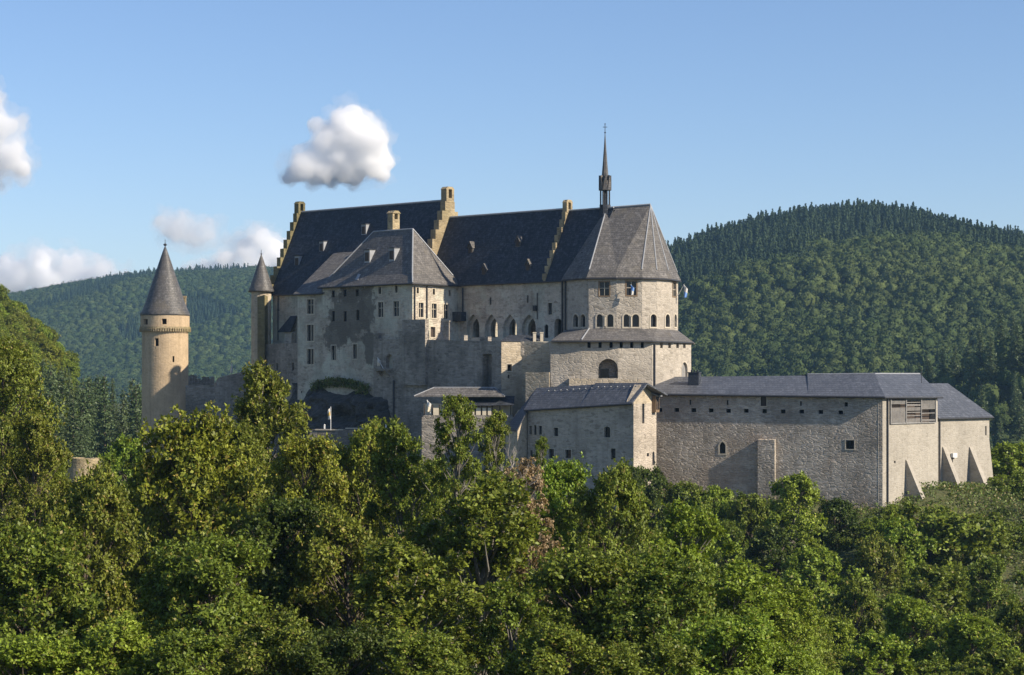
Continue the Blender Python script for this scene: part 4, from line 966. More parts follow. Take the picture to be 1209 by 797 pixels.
# slatted wooden screen
scr = None
bm = bmesh.new(); u0, u1 = wr.hit(1050.5, 484)[0], wr.hit(1103.5, 484)[0]; zt_, zb2 = wr.hit(1077, 468.8)[1], wr.hit(1077, 499.5)[1]
for f_ in (0, .335, .67, 1): u_ = u0 + (u1 - u0) * f_; box(bm, wr.pt(u_, (zt_ + zb2) / 2, .12), .17, .2, zt_ - zb2, wr.T)
for z_ in (zt_, zb2): box(bm, wr.pt((u0 + u1) / 2, z_, .1), u1 - u0, .16, .14, wr.T)
scr = put('slatted_screen', bm_mesh(bm), M['weathered_wood'], lw_)
rng = random.Random(2); bm = bmesh.new()
for pn in range(3):
    a_, b_ = u0 + (u1 - u0) * pn * .335, u0 + (u1 - u0) * min(1, (pn + 1) * .335)
    zz = zb2 + .1; k = 0
    while zz < zt_ - .05:
        fr_ = (zz - zb2) / (zt_ - zb2)
        dense = (pn == 0 and (fr_ < .55 or rng.random() < .5)) or (pn == 1 and rng.random() < .75) or (pn == 2 and (rng.random() < .45 or fr_ > .55))
        if dense: box(bm, wr.pt((a_ + b_) / 2, zz, .06 + rng.random() * .03), b_ - a_ - .16, .05, .085, wr.T)
        zz += .15
put('slat', bm_mesh(bm), M['weathered_wood'], scr)
bm = bmesh.new(); box(bm, wr.pt((u0 + u1) / 2, (zt_ + zb2) / 2, -.7), u1 - u0, .06, zt_ - zb2, wr.T); put('backing', bm_mesh(bm), M['dark_wood'], scr)
def buttress(parent, wall, px, pyt, pyb, th, out, mat='end_stone', flat=False):
    u, zt_ = wall.hit(px, pyt); _, zb_ = wall.hit(px, pyb); bm = bmesh.new(); o0 = .12 if not flat else out
    s_ = out / (zt_ - zb_) * 6
    extr(bm, [wall.pt(u, zt_ + (.2 if not flat else .1), -.3), wall.pt(u, zt_, o0), wall.pt(u, zb_, out), wall.pt(u, zb_ - 6, out + (s_ if not flat else .1)), wall.pt(u, zb_ - 6, -.3)], wall.T3 * th)
    put('buttress', bm_mesh(bm), M[mat], parent)
buttress(lw_, wf, 896, 519, 566, 2.3, .75, 'wing_stone', True)
buttress(lw_, wr, 1069, 543, 592, .95, 2.7)
# ---- end building -----------------------------------------------------------------------
eb = thing('end_building', 'sunlit end building with sloping buttresses and a plain lean-to slate roof at the far right', 'building', P(1138, 575, 287))
x0, x1 = XY(1106, 285), XY(1168, 295); el = Wall(x0, x1); ze = Z(492, 286)
bm = bmesh.new(); prism(bm, [x0, x1, x1 - el.N * 9, x0 - el.N * 9], -26, ze)
solid_with_openings('wall', bm, [Opening(el, 1164, 508.5, 1.6, 11, 'rect', .4, panemat=M['void']), Opening(el, 1123.5, 543, 3.2, 14, 'rect', .4, panemat=M['void'], name='doorway')], M['end_stone'], eb)
t0, t1 = P(1092, 452.5, 292.5), P(1119, 452.5, 297.5)
a_, b_ = el.pt(-.4, ze - .1, .45), el.pt(el.L + .4, ze - .1, .45); bm = bmesh.new()
shell(bm, [[a_, b_, t1, t0], [b_, el.pt(el.L + .4, ze - .1, -9.4), t1], [t0, t1, el.pt(el.L + .4, ze - .1, -9.4), el.pt(-.4, ze - .1, -9.4)]]); put('roof', bm_mesh(bm), M['new_slate'], eb)
gutter(eb, [a_ + Vector((0, -.05, -.16)), b_ + Vector((0, -.05, -.16))])
pipe(eb, el, 1108.5, 494, 590, .1)
bm = bmesh.new(); box(bm, el.pt(el.hit(1125, 537.5)[0], el.hit(1125, 537.5)[1], .2), 1.0, .4, .6, el.T); put('white_box', bm_mesh(bm), M['white_paint'], eb)
buttress(eb, el, 1112.5, 528, 580, .9, 2.9); buttress(eb, el, 1144, 528, 582, 1.0, 3.1)
bm = bmesh.new(); u = el.L; extr(bm, [el.pt(u, Z(520, 292), 0), el.pt(u, Z(582, 292), 0), el.pt(u, -24, 0), el.pt(u + 2.6, -24, 0), el.pt(u + 1.5, Z(582, 292), 0)], -el.N3 * 1.2); put('buttress', bm_mesh(bm), M['end_stone'], eb)

# ---- ruined round bastion on the left, among the trees -------------------------------------
rb = thing('round_bastion', 'low ruined round bastion peeping out of the trees left of the round tower', 'bastion', P(100, 570, 262))
c = XY(99, 262); bm = bmesh.new(); lathe(bm, c.x, c.y, [(2.05, -24), (2.0, Z(542, 262)), (1.5, Z(541.5, 262)), (1.45, Z(546, 262))], 24)
for v in bm.verts:
    if v.co.z > -12: v.co.z += random.Random(int(v.co.x * 50)).random() * .18
put('wall', bm_mesh(bm), M['gable_stone'], rb)
bm = bmesh.new(); prism(bm, [XY(115, 263), XY(126, 264), XY(126, 265), XY(115, 264)], -24, [Z(543, 263), Z(545, 263)] * 2); put('wall', bm_mesh(bm), M['old_wall_stone'], rb)

# ---- flags -----------------------------------------------------------------------------------
def flag(name, label, base, top, drop, width, cols):
    """pole from base to top, limp cloth hanging from the top; cols from pole outwards / top to bottom"""
    f = thing(name, label, 'flag', base, 'flags on the castle')
    bm = bmesh.new(); tube(bm, [base, top], .045, 6); put('pole', bm_mesh(bm), M['white_paint'], f)
    n = 8; k = len(cols)
    cl = None
    for ci, cm in enumerate(cols):
        bm = bmesh.new(); rows = []
        for i in range(n + 1):
            s = ci / k + (i / n) / k; row = []
            for j in range(6):
                q = j / 5; p = top + Vector((q * width * (1 - .25 * s), math.sin(q * 7 + s * 3) * .12, -s * drop - q * .35 * drop * (1 - s)))
                row.append(bm.verts.new(p))
            rows.append(row)
        for a, b in zip(rows, rows[1:]):
            for j in range(5): bm.faces.new((a[j], a[j + 1], b[j + 1], b[j]))
        me = bm_mesh(bm, smooth=True); me2 = put('flag_cloth', me, M[cm], f)
        md = me2.modifiers.new('s', 'SOLIDIFY'); md.thickness = .02
flag('flag', 'white and blue flag on a slanted pole at the right side of the round chapel', P(801, 348, 296), P(807.5, 336, 295), 1.9, .55, ['white_cloth', 'blue_cloth'])
flag('flag', 'pale flag with a yellow band on a short pole above the dark lower wall', P(390.5, 508, 302), P(390.5, 480, 302), 1.9, -.5, ['white_cloth', 'yellow_cloth', 'white_cloth'])
flag('flag', 'pale limp flag on a slanted pole at the timber gallery', P(508, 488, 286.8), P(504, 472, 286.5), 1.7, .6, ['white_cloth', 'panel'])
flag('flag', 'pale and yellow flag leaning over the small balcony of the terrace wall', P(453, 436, 304.6), P(445.5, 422, 304.2), 1.3, .45, ['white_cloth', 'panel'])
flag('flag', 'blue and white flag hanging from an upper window of the round chapel', P(745, 337, 287.6), P(745, 336, 287.2), 1.5, .45, ['blue_cloth', 'white_cloth'])

# ------------------------------------------------------------------ vegetation
def leaf_quads(c, nrm, size, rng, asp=.62):
    """diamond leaves at c facing nrm"""
    n = len(c); t = rng.normal(size=(n, 3)); t -= nrm * np.sum(t * nrm, 1, keepdims=True)
    t /= np.linalg.norm(t, axis=1, keepdims=True) + 1e-9; b = np.cross(nrm, t)
    s = size[:, None] * .5
    v = np.stack([c - t * s, c + b * s * asp + nrm * s * .15, c + t * s, c - b * s * asp + nrm * s * .15], 1)
    return v.reshape(-1, 3), np.arange(4 * n).reshape(n, 4)
def unit(v): return v / (np.linalg.norm(v, axis=-1, keepdims=True) + 1e-9)
class Tubes:
    def __init__(s): s.v = []; s.f = []; s.n = 0
    def add(s, pts, rad, k=5):
        pts = np.asarray(pts, float); m = len(pts); d = np.gradient(pts, axis=0); d = unit(d)
        ref = np.where(np.abs(d[:, 2:3]) > .9, np.array([[1., 0, 0]]), np.array([[0, 0, 1.]]))
        a = unit(np.cross(d, ref)); b = np.cross(d, a); ang = np.arange(k) * 2 * math.pi / k
        r = np.asarray(rad, float).reshape(-1, 1, 1)
        ring = pts[:, None] + (a[:, None] * np.cos(ang)[None, :, None] + b[:, None] * np.sin(ang)[None, :, None]) * r
        s.v.append(ring.reshape(-1, 3)); i = np.arange(m * k).reshape(m, k) + s.n
        s.f.append(np.stack([i[:-1], np.roll(i[:-1], -1, 1), np.roll(i[1:], -1, 1), i[1:]], -1).reshape(-1, 4)); s.n += m * k
    def mesh(s, name): return np_mesh(name, np.concatenate(s.v), np.concatenate(s.f), smooth=True)
def broadleaf(name, seed, H, R, clumps, per, leaf, base=.18, shape=1.0, airy=0.0, upright=.5, sprays=6, stems=1):
    """trunk with limbs; the crown is sprays of leaves along twigs, in clumps with gaps between them"""
    rng = np.random.default_rng(seed); T = Tubes(); L = []; Nn = []; S = []
    lean = rng.normal(size=2) * .04 * H
    def axis(f): return np.array([lean[0] * f ** 2, lean[1] * f ** 2, H * f])
    zs = np.linspace(0, .86, 9); r0 = .016 * H + .06
    for st in range(stems):
        off = np.array([0, 0, 0.]) if stems == 1 else np.append(rng.normal(size=2) * R * .25, 0)
        T.add([axis(f) + off * min(1, f * 2) + np.append(rng.normal(size=2) * .012 * H * (f > 0), 0) for f in zs], [r0 * (1 - .9 * f) + .012 for f in zs], 7)
    cz0 = base * H; ch = H - cz0; ctr = axis(.5 + base / 2)
    k = 0; tries = 0
    while k < clumps and tries < clumps * 20:
        tries += 1
        f = rng.random() ** .8; prof = math.sqrt(max(.03, 1 - ((f - .42) / .62) ** 2)) * (1 - .18 * f * shape)
        ang = rng.random() * 2 * math.pi; rr = math.sqrt(rng.uniform(.12, 1)) * prof
        # uneven outline: lobes
        lob = .84 + .36 * math.sin(ang * 3 + seed) * math.sin(f * 6 + seed * 2) + .13 * rng.normal()
        p = axis(base + f * (1 - base) * .97) + np.array([math.cos(ang), math.sin(ang), 0]) * R * rr * lob
        if airy and rng.random() < airy * .5 and rr < .4: continue
        k += 1
        q = max(base * .6, (p[2] / H) - .10 - .18 * rr); a0 = axis(min(.84, q)); mid = (a0 + p) / 2 + np.array([0, 0, -.06 * R * rr]) + rng.normal(size=3) * .03 * R
        T.add([a0, mid, p], [r0 * (1 - q) * .38 + .012, r0 * .2 + .01, .012], 4)
        cr = R * rng.uniform(.15, .25)
        out = unit(p - ctr)
        for j in range(sprays):
            d = unit(rng.normal(size=3) + out * .9 + np.array([0, 0, upright])); ln = cr * rng.uniform(.7, 1.35)
            e = p + d * ln; T.add([p, (p + e) / 2 + rng.normal(size=3) * .05 * ln, e], [.016, .011, .006], 3)
            nr = max(2, int(round(per / sprays * rng.uniform(.6, 1.4))))
            tt = rng.uniform(.25, 1.05, nr); tt[0] = 1.0
            c = p + d * ln * tt[:, None] + rng.normal(size=(nr, 3)) * cr * np.array([.30, .30, .22])
            L.append(c); Nn.append(unit(unit(c - p + 1e-3) * .7 + out * .5 + np.array([0, 0, .55 * max(upright, .2)]) + rng.normal(size=(nr, 3)) * .3))
    C = np.concatenate(L); D = np.concatenate(Nn); m = 8; n = len(C)
    C = np.repeat(C, m, 0); D = np.repeat(D, m, 0); N = len(C)
    dr = unit(D * .55 + unit(rng.normal(size=(N, 3))) * 1.0)                  # leaves fan out round the twig end
    if upright < 0: dr[:, 2] = -np.abs(dr[:, 2])
    nn = D + rng.normal(size=(N, 3)) * .35; nn = unit(nn - dr * np.sum(nn * dr, 1, keepdims=True)); wv = np.cross(nn, dr)
    ll = (leaf * rng.uniform(.6, 1.25, N))[:, None]; C = C + rng.normal(size=(N, 3)) * leaf * .18
    v = np.stack([C + dr * ll * .08, C + dr * ll * .55 + wv * ll * .27 + nn * ll * .05, C + dr * ll - nn * ll * .12, C + dr * ll * .55 - wv * ll * .27 + nn * ll * .05], 1).reshape(-1, 3); f = np.arange(4 * N).reshape(N, 4)
    return dict(H=float(v[:, 2].max()) * .985, R=R, crown=np_mesh(name + '_crown', v, f), trunk=T.mesh(name + '_trunk'))
def spruce(name, seed, H, R, whorls, per, needle):
    rng = np.random.default_rng(seed); T = Tubes(); T.add([[0, 0, 0], [0, 0, H * .5], [0, 0, H * .98]], [.016 * H, .009 * H, .02], 6); L = []; Nn = []; S = []
    for k in range(whorls):
        f = (k + rng.random() * .6) / whorls; z = H * (.10 + .88 * f); r = R * (1 - f) ** .8 + .12; nb = int(6 + 3 * (1 - f))
        a0 = rng.random() * 6.28
        for b in range(nb):
            a = a0 + 6.283 * b / nb + rng.normal() * .2; d = np.array([math.cos(a), math.sin(a), 0.]); ln = r * rng.uniform(.65, 1.15)
            m = max(4, int(per * ln / R)); t = rng.random(m) ** .8
            c = np.array([0, 0, z]) + d * (ln * t)[:, None] + np.array([0, 0, -1.]) * (ln * (.38 * t - .12 * t ** 2))[:, None] + rng.normal(size=(m, 3)) * np.array([.13, .13, .09]) * (R * .55)
            c[:, 2] -= rng.random(m) * .12 * R
            L.append(c); Nn.append(unit(rng.normal(size=(m, 3)) * .7 + d * .5 + np.array([0, 0, .8]))); S.append(needle * rng.uniform(.6, 1.3, m))
    v, f = leaf_quads(np.concatenate(L), np.concatenate(Nn), np.concatenate(S), rng, .5)
    return dict(H=H, R=R, crown=np_mesh(name + '_crown', v, f), trunk=T.mesh(name + '_trunk'))
def bare(name, seed, H, R):
    rng = np.random.default_rng(seed); T = Tubes()
    def grow(p, d, ln, r, lev):
        n = 4; pts = [p]
        for i in range(n): d = unit(d + rng.normal(size=3) * .14 + np.array([0, 0, .05])); pts.append(pts[-1] + d * ln / n)
        T.add(pts, np.linspace(r, r * .55, n + 1), 5 if lev < 2 else 3)
        if lev >= 4: return
        for i in range(4 if lev < 3 else 3):
            b = pts[rng.integers(1, n + 1)]; nd = unit(d + rng.normal(size=3) * .55 + np.array([0, 0, .25])); grow(b, nd, ln * rng.uniform(.5, .72), r * .5, lev + 1)
    grow(np.zeros(3), np.array([0, 0, 1.]), H * .42, .014 * H + .04, 0)
    return dict(H=H, R=R, trunk=T.mesh(name), crown=None)

VAR = {
 'maple': broadleaf('maple', 1, 15, 5.6, 95, 54, .31, base=.12, upright=.7),
 'maple2': broadleaf('maple2', 2, 15, 5.2, 90, 54, .30, base=.10, shape=.9, upright=.8),
 'ash': broadleaf('ash', 3, 16, 4.4, 80, 44, .31, base=.10, airy=.4, upright=1.1, shape=1.0),
 'ash2': broadleaf('ash2', 4, 16, 4.2, 66, 42, .31, base=.08, airy=.5, upright=1.2, shape=1.2),
 'broad': broadleaf('broad', 5, 14, 5.8, 105, 54, .31, base=.12, upright=.9, shape=1.1),
 'dead': broadleaf('dead', 6, 12, 3.6, 64, 20, .30, base=.10, airy=.6, upright=-.9, shape=.8),
 'small': broadleaf('small', 7, 8, 3.2, 65, 34, .30, base=.18, upright=.9),
 'bush': broadleaf('bush', 8, 4.2, 2.6, 50, 28, .27, base=.02, upright=.8, stems=3, shape=.5),
 'bush2': broadleaf('bush2', 9, 3.6, 2.9, 55, 28, .27, base=.0, upright=.6, stems=3, shape=.3),
 'hill': broadleaf('hill', 10, 12, 5.2, 75, 14, .70, base=.10, upright=.4),
 'spruce': spruce('spruce', 11, 21, 3.6, 30, 42, .55),
 'spruce2': spruce('spruce2', 12, 22, 3.0, 30, 36, .55),
 'bare': bare('bare', 13, 10, 3),
}
def plant(name, label, cat, var, x, y, H, R, mat, bark='bark', group=None, rot=0.0, zoff=0.0, crop=None):
    if crop is None: crop = var not in ('spruce', 'spruce2', 'bare')
    V = VAR[var]; z = gz(x, y) - .25 + zoff
    t = thing(name, label, cat, (x, y, z), group); t.rotation_euler[2] = rot
    sx, sz = R / V['R'], H / V['H']
    if crop and sz > sx * 1.3:      # stands lower on the slope than its neighbours: lengthen the stem, not the crown
        sz = sx * 1.3; t.location.z = z + H - V['H'] * sz
    if sz < sx * .8: sz = sx * .8; t.location.z = z + H - V['H'] * sz
    t.scale = (sx, sx, sz)
    for part, me, mm in (('trunk', V['trunk'], M[bark]), ('crown', V['crown'], M[mat] if mat else None)):
        if me is None: continue
        o = bpy.data.objects.new(part, me); COL.objects.link(o); o.parent = t
        if not me.materials: me.materials.append(mm)
        o.material_slots[0].link = 'OBJECT'; o.material_slots[0].material = mm
    return t
rng0 = random.Random(21)
G, B, YL, OL, DK, DD = 'leaf_green', 'leaf_bright', 'leaf_yellow', 'leaf_olive', 'leaf_dark', 'leaf_dead'
# (name, top column, top row, distance, width in columns, shape, leaf, label)
FORE = [
 ('maple_tree', 4, 402, 122, 90, 'maple', OL, 'tall olive-brown tree whose crown is highest at the left edge'),
 ('maple_tree', 42, 490, 112, 80, 'maple2', OL, 'olive tree below the dark spruces, between left edge and ruined bastion'),
 ('maple_tree', 232, 484, 116, 165, 'maple', YL, 'big yellow-green maple with its top in front of the curtain wall'),
 ('ash_tree', 319, 432, 128, 92, 'ash', OL, 'tallest olive tree with loose top sprays reaching up to the bastion wall'),
 ('maple_tree', 285, 500, 122, 90, 'maple2', OL, 'olive tree filling in between the yellow maple and the tallest loose tree'),
 ('maple_tree', 362, 512, 112, 105, 'maple2', YL, 'olive-yellow tree in front of the rock hollow'),
 ('maple_tree', 426, 500, 120, 92, 'maple', YL, 'yellow-tinged tree pointing up to the dark lower wall'),
 ('ash_tree', 480, 500, 114, 85, 'ash', G, 'green feathery ash whose top stands just left of the timber gallery'),
 ('ash_tree', 538, 474, 112, 62, 'ash2', G, 'tall feathery ash covering part of the timber gallery'),
 ('ash_tree', 586, 492, 118, 42, 'ash2', G, 'thin ash in front of the annex of the front house'),
 ('ash_tree', 560, 560, 104, 150, 'ash', G, 'wide green ash below the timber gallery with grey branches inside'),
 ('dry_tree', 624, 548, 106, 66, 'dead', DD, 'half-dead tree hung with tan withered leaves before the front house'),
 ('ash_tree', 600, 690, 92, 100, 'ash2', G, 'loose green ash low in the middle foreground below the withered tan tree'),
 ('ash_tree', 660, 542, 114, 105, 'maple2', B, 'fresh green tree rising before the wall of the front house'),
 ('ash_tree', 716, 548, 110, 100, 'maple', G, 'green tree below the sunlit gable of the front house'),
 ('ash_tree', 640, 522, 132, 22, 'ash2', G, 'slender sapling in front of the lower windows of the front house'),
 ('ash_tree', 790, 596, 116, 105, 'ash', B, 'loose bright tree below the left end of the long wing'),
 ('maple_tree', 846, 662, 110, 130, 'ash', B, 'bright green tree below the wing buttress, before the rocky slope'),
 ('maple_tree', 915, 690, 112, 110, 'maple', B, 'bright leafy tree standing below the small tree with the pale trunk'),
 ('maple_tree', 40, 610, 94, 180, 'broad', G, 'broad green tree under the olive crowns at the left edge'),
 ('maple_tree', 98, 550, 100, 120, 'maple', OL, 'olive tree below the ruined bastion'),
 ('maple_tree', 250, 625, 92, 170, 'broad', G, 'green tree under the yellow maple'),
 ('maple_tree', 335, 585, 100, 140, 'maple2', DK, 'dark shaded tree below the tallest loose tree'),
 ('maple_tree', 415, 600, 98, 140, 'maple', OL, 'dark olive tree below the yellow-tinged pointed tree'),
 ('ash_tree', 490, 640, 92, 150, 'ash', G, 'feathery green tree low between the olive trees and the wide ash'),
 ('ash_tree', 690, 640, 94, 170, 'broad', G, 'broad green tree under the fresh green tree by the front house'),
 ('ash_tree', 775, 660, 92, 150, 'maple', G, 'green tree with bare inner limbs below the loose bright tree'),
 ('maple_tree', 850, 720, 86, 160, 'broad', B, 'bright broad tree at the bottom, right of the middle'),
 ('maple_tree', 20, 740, 78, 170, 'broad', B, 'bright green tree in the bottom left corner'),
 ('maple_tree', 120, 728, 80, 150, 'maple', B, 'bright tree beside the one in the bottom left corner'),
 ('maple_tree', 215, 742, 78, 150, 'maple2', G, 'green tree at the bottom edge below the yellow maple'),
 ('maple_tree', 310, 722, 80, 140, 'maple', OL, 'olive tree at the bottom edge below the dark shaded tree'),
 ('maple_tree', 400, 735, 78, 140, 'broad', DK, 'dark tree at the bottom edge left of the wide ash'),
 ('ash_tree', 500, 742, 78, 140, 'maple2', G, 'green tree at the bottom edge below the feathery ashes'),
 ('ash_tree', 675, 735, 78, 150, 'maple', G, 'green tree at the bottom edge right of the loose low ash'),
 ('ash_tree', 765, 752, 78, 140, 'broad', G, 'green tree at the bottom edge between two brighter crowns'),
 ('maple_tree', 935, 762, 88, 110, 'maple', B, 'bright tree at the bottom edge below the bushy slope'),
]
for i, (nm, px, py, Y, wpx, var, mt, lab) in enumerate(FORE):
    x = (px - CX) * Y / F; g_ = gz(x, Y); H = max(6.0, Z(py, Y) - g_ + .25) * 1.02; R = wpx * Y / F / 2 * 1.3
    plant(nm, lab, 'tree', var, x, Y, H, R, mt, 'pale_bark' if var.startswith('ash') else 'bark', 'trees in front of the castle', rng0.random() * 6.28, crop=True)
for px, py, Y, hpx in ((577, 486, 107, 130), (597, 515, 105, 130)):
    x = (px - CX) * Y / F; H = hpx * Y / F
    plant('bare_tree', 'leafless grey tree with fine twigs standing ' + ('in front of the annex' if px == 577 else 'just left of the withered tan tree'), 'tree', 'bare', x, Y, H, 1.6, None, 'grey_twig', 'bare trees', rng0.random() * 6, Z(py, Y) - H - gz(x, Y))
# between the rows, mostly hidden: fill so that no ground shows
for k in range(26):
    px = -40 + k * 39 + rng0.uniform(-12, 12); Y = rng0.uniform(128, 150); top = np.interp(px, [0, 60, 70, 140, 150, 250, 420, 520, 640, 760, 900, 1000], [500, 520, 572, 572, 555, 520, 545, 545, 600, 600, 690, 740]) + rng0.uniform(0, 30)
    x = (px - CX) * Y / F; H = max(5, Z(top, Y) - gz(x, Y))
    plant('maple_tree', 'half-hidden green tree deep among the trees in front of the castle', 'tree', rng0.choice(['maple', 'maple2', 'broad']), x, Y, H, 3.6, rng0.choice([G, DK, OL, G]), 'bark', 'half-hidden trees in front of the castle', rng0.random() * 6.28, crop=True)
# the slope below the wing
SLOPE = [
 ('bright_tree', 150, 512, 215, 62, 'small', B, 'small bright round tree below the foot of the round tower'),
 ('pale_trunk_tree', 937, 556, 252, 70, 'small', B, 'small light tree with a pale bare trunk before the long wing'),
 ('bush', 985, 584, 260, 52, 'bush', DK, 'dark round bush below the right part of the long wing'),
 ('bush', 1098, 592, 256, 140, 'bush2', G, 'wide green bush below the sloping buttresses'),
 ('bush', 1062, 606, 250, 70, 'bush', B, 'light bush at the corner of the long wing'),
 ('bush', 1160, 604, 262, 80, 'bush2', G, 'green bush below the end building'),
 ('bush', 765, 545, 264, 60, 'bush', DK, 'dark ivy-like bush between the front house and the long wing'),
 ('bush', 742, 546, 262, 36, 'bush', DK, 'dark upright bush against the corner of the front house'),
 ('bush', 806, 564, 266, 56, 'bush', G, 'green bush at the foot of the long wing near its left end'),
 ('bush', 842, 572, 266, 60, 'bush2', B, 'light green bush below the pointed window of the long wing'),
 ('bush', 885, 580, 262, 55, 'bush2', G, 'green bush at the foot of the flat wing buttress'),
 ('small_tree', 1012, 680, 205, 85, 'small', G, 'mid green small tree on the slope below the dark round bush'),
 ('small_tree', 1075, 702, 185, 105, 'small', B, 'bright pointed small tree low on the slope'),
 ('small_tree', 1148, 722, 180, 120, 'small', B, 'bright small tree near the bottom right corner'),
 ('small_tree', 1200, 705, 195, 90, 'small', G, 'green small tree at the right edge low on the slope'),
 ('small_tree', 1105, 664, 222, 120, 'small', G, 'wide green tree in the hollow under the wide green bush'),
 ('small_tree', 1040, 745, 165, 120, 'small', B, 'bright small tree at the bottom below the pointed one'),
 ('small_tree', 1185, 765, 160, 120, 'small', G, 'green small tree in the bottom right corner'),
 ('small_tree', 985, 728, 175, 90, 'small', B, 'light tree on the slope right of the big foreground crowns'),
 ('small_tree', 1165, 655, 230, 80, 'small', G, 'green small tree on the slope below the end building'),
 ('small_tree', 1120, 790, 150, 120, 'small', G, 'green tree at the bottom edge between two bright small trees'),
 ('bush', 1195, 518, 300, 70, 'bush', B, 'bright bush behind the corner of the end building'),
 ('bush', 1204, 555, 285, 60, 'bush2', G, 'green bush right of the end building at the right edge'),
 ('bush', 960, 640, 235, 80, 'bush', B, 'light bush on the slope below the pale trunk tree'),
 ('bush', 905, 615, 245, 70, 'bush', DK, 'dark bush on the rocky bank left of the pale trunk tree'),
 ('bush', 1035, 628, 245, 60, 'bush2', OL, 'olive bush on the bank below the wing corner'),
 ('small_tree', 860, 612, 240, 50, 'small', G, 'slender green tree on the bank below the pointed window'),
 ('small_tree', 820, 602, 235, 55, 'small', B, 'light slender tree on the bank below the left end of the wing'),
]
for nm, px, py, Y, wpx, var, mt, lab in SLOPE:
    x = (px - CX) * Y / F; H = max(1.6, Z(py, Y) - gz(x, Y) + .25); R = wpx * Y / F / 2 * (1.15 if nm != 'small_tree' else .88)
    plant(nm, lab, 'bush' if nm == 'bush' else 'tree', var, x, Y, H, R, mt, 'pale_bark' if nm == 'pale_trunk_tree' else 'bark', 'plants on the castle slope', rng0.random() * 6.28)
for k in range(285):
    Y = rng0.uniform(168, 268); px = rng0.uniform(790 if Y > 215 else 930, 1240); x = (px - CX) * Y / F
    if px < 905 and Y < 225: continue
    hh = rng0.uniform(1.0, 3.0) * (1.3 if Y < 225 else .8)
    plant('bush', 'low green bush among many on the slope below the long wing', 'bush', rng0.choice(['bush', 'bush2']), x, Y, hh, hh * rng0.uniform(.7, 1.2), rng0.choice([G, B, G, B, B, OL]), 'bark', 'low bushes on the castle slope', rng0.random() * 6.28)
for k in range(34):
    px = rng0.uniform(1030, 1225); Y = rng0.uniform(248, 270 if px < 1170 else 300); x = (px - CX) * Y / F; hh = rng0.uniform(.9, 1.9)
    plant('bush', 'leafy bush on the bank at the foot of the sunlit end walls', 'bush', rng0.choice(['bush', 'bush2']), x, Y, hh, hh * rng0.uniform(.8, 1.2), rng0.choice([G, B, G, B, DK]), 'bark', 'bushes on the bank at the foot of the end walls', rng0.random() * 6.28)
# plants at the foot of the castle behind the foreground trees
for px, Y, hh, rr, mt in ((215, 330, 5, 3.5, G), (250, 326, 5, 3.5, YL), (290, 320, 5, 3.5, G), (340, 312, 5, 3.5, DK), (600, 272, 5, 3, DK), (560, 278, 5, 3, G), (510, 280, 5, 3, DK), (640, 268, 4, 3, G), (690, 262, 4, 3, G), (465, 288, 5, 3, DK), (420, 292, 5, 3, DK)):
    x = (px - CX) * Y / F
    plant('bush', 'half-hidden green bush at the foot of the castle walls', 'bush', 'bush', x, Y, hh, rr, mt, 'bark', 'bushes at the foot of the castle walls', rng0.random() * 6)
# ivy hanging over the ledge below the hip roofed house
def leaf_cloud(name, pts, size, mat, seed, up=.6, jit=.4):
    rng = np.random.default_rng(seed); pts = np.asarray(pts, float); n = len(pts)
    v, f = leaf_quads(pts + rng.normal(size=(n, 3)) * jit, unit(rng.normal(size=(n, 3)) + np.array([0, -.3, up])), size * rng.uniform(.6, 1.4, n), rng)
    return put(name, np_mesh(name, v, f), M[mat])
rg = np.random.default_rng(4); pts = []
for k in range(2600):
    px = 372 + 66 * rg.random(); top = 455 - 8 * math.sin(math.pi * min(1, (px - 366) / 70)); py = top + 9 * rg.random() ** 1.5 * (1 if px < 425 else 1.4)
    u, z = hf.hit(px, py); pts.append(hf.pt(u, z, .3 + rg.random() * .7))
iv = leaf_cloud('ivy', pts, .3, 'grass_green', 5, .8, .15); tag(iv, 'green ivy and grass growing along the ledge above the dark rock hollow', 'ivy')
pts = []
for k in range(1500):
    px = 722 + 26 * rg.random(); py = 545 + 20 * rg.random(); u, z = fwl.hit(px, py); pts.append(fwl.pt(u, z, .1 + .3 * rg.random()))
# grass and weeds on the slope: nobody could count it
pts = []
xs_ = rg.uniform(10, 85, 190000); ys_ = rg.uniform(165, 305, 190000); keep = vnoise(xs_, ys_, 6, 31) + .5 * vnoise(xs_, ys_, 2, 32) > .38
xs_, ys_ = xs_[keep], ys_[keep]; zs_ = ground(xs_, ys_) + rg.random(len(xs_)) ** 2 * .9
gr = leaf_cloud('undergrowth', np.stack([xs_, ys_, zs_], 1), .36, 'grass_green', 6, .5, .05); tag(gr, 'rough green grass and weeds covering the slope below the long wing', 'undergrowth', kind='stuff')

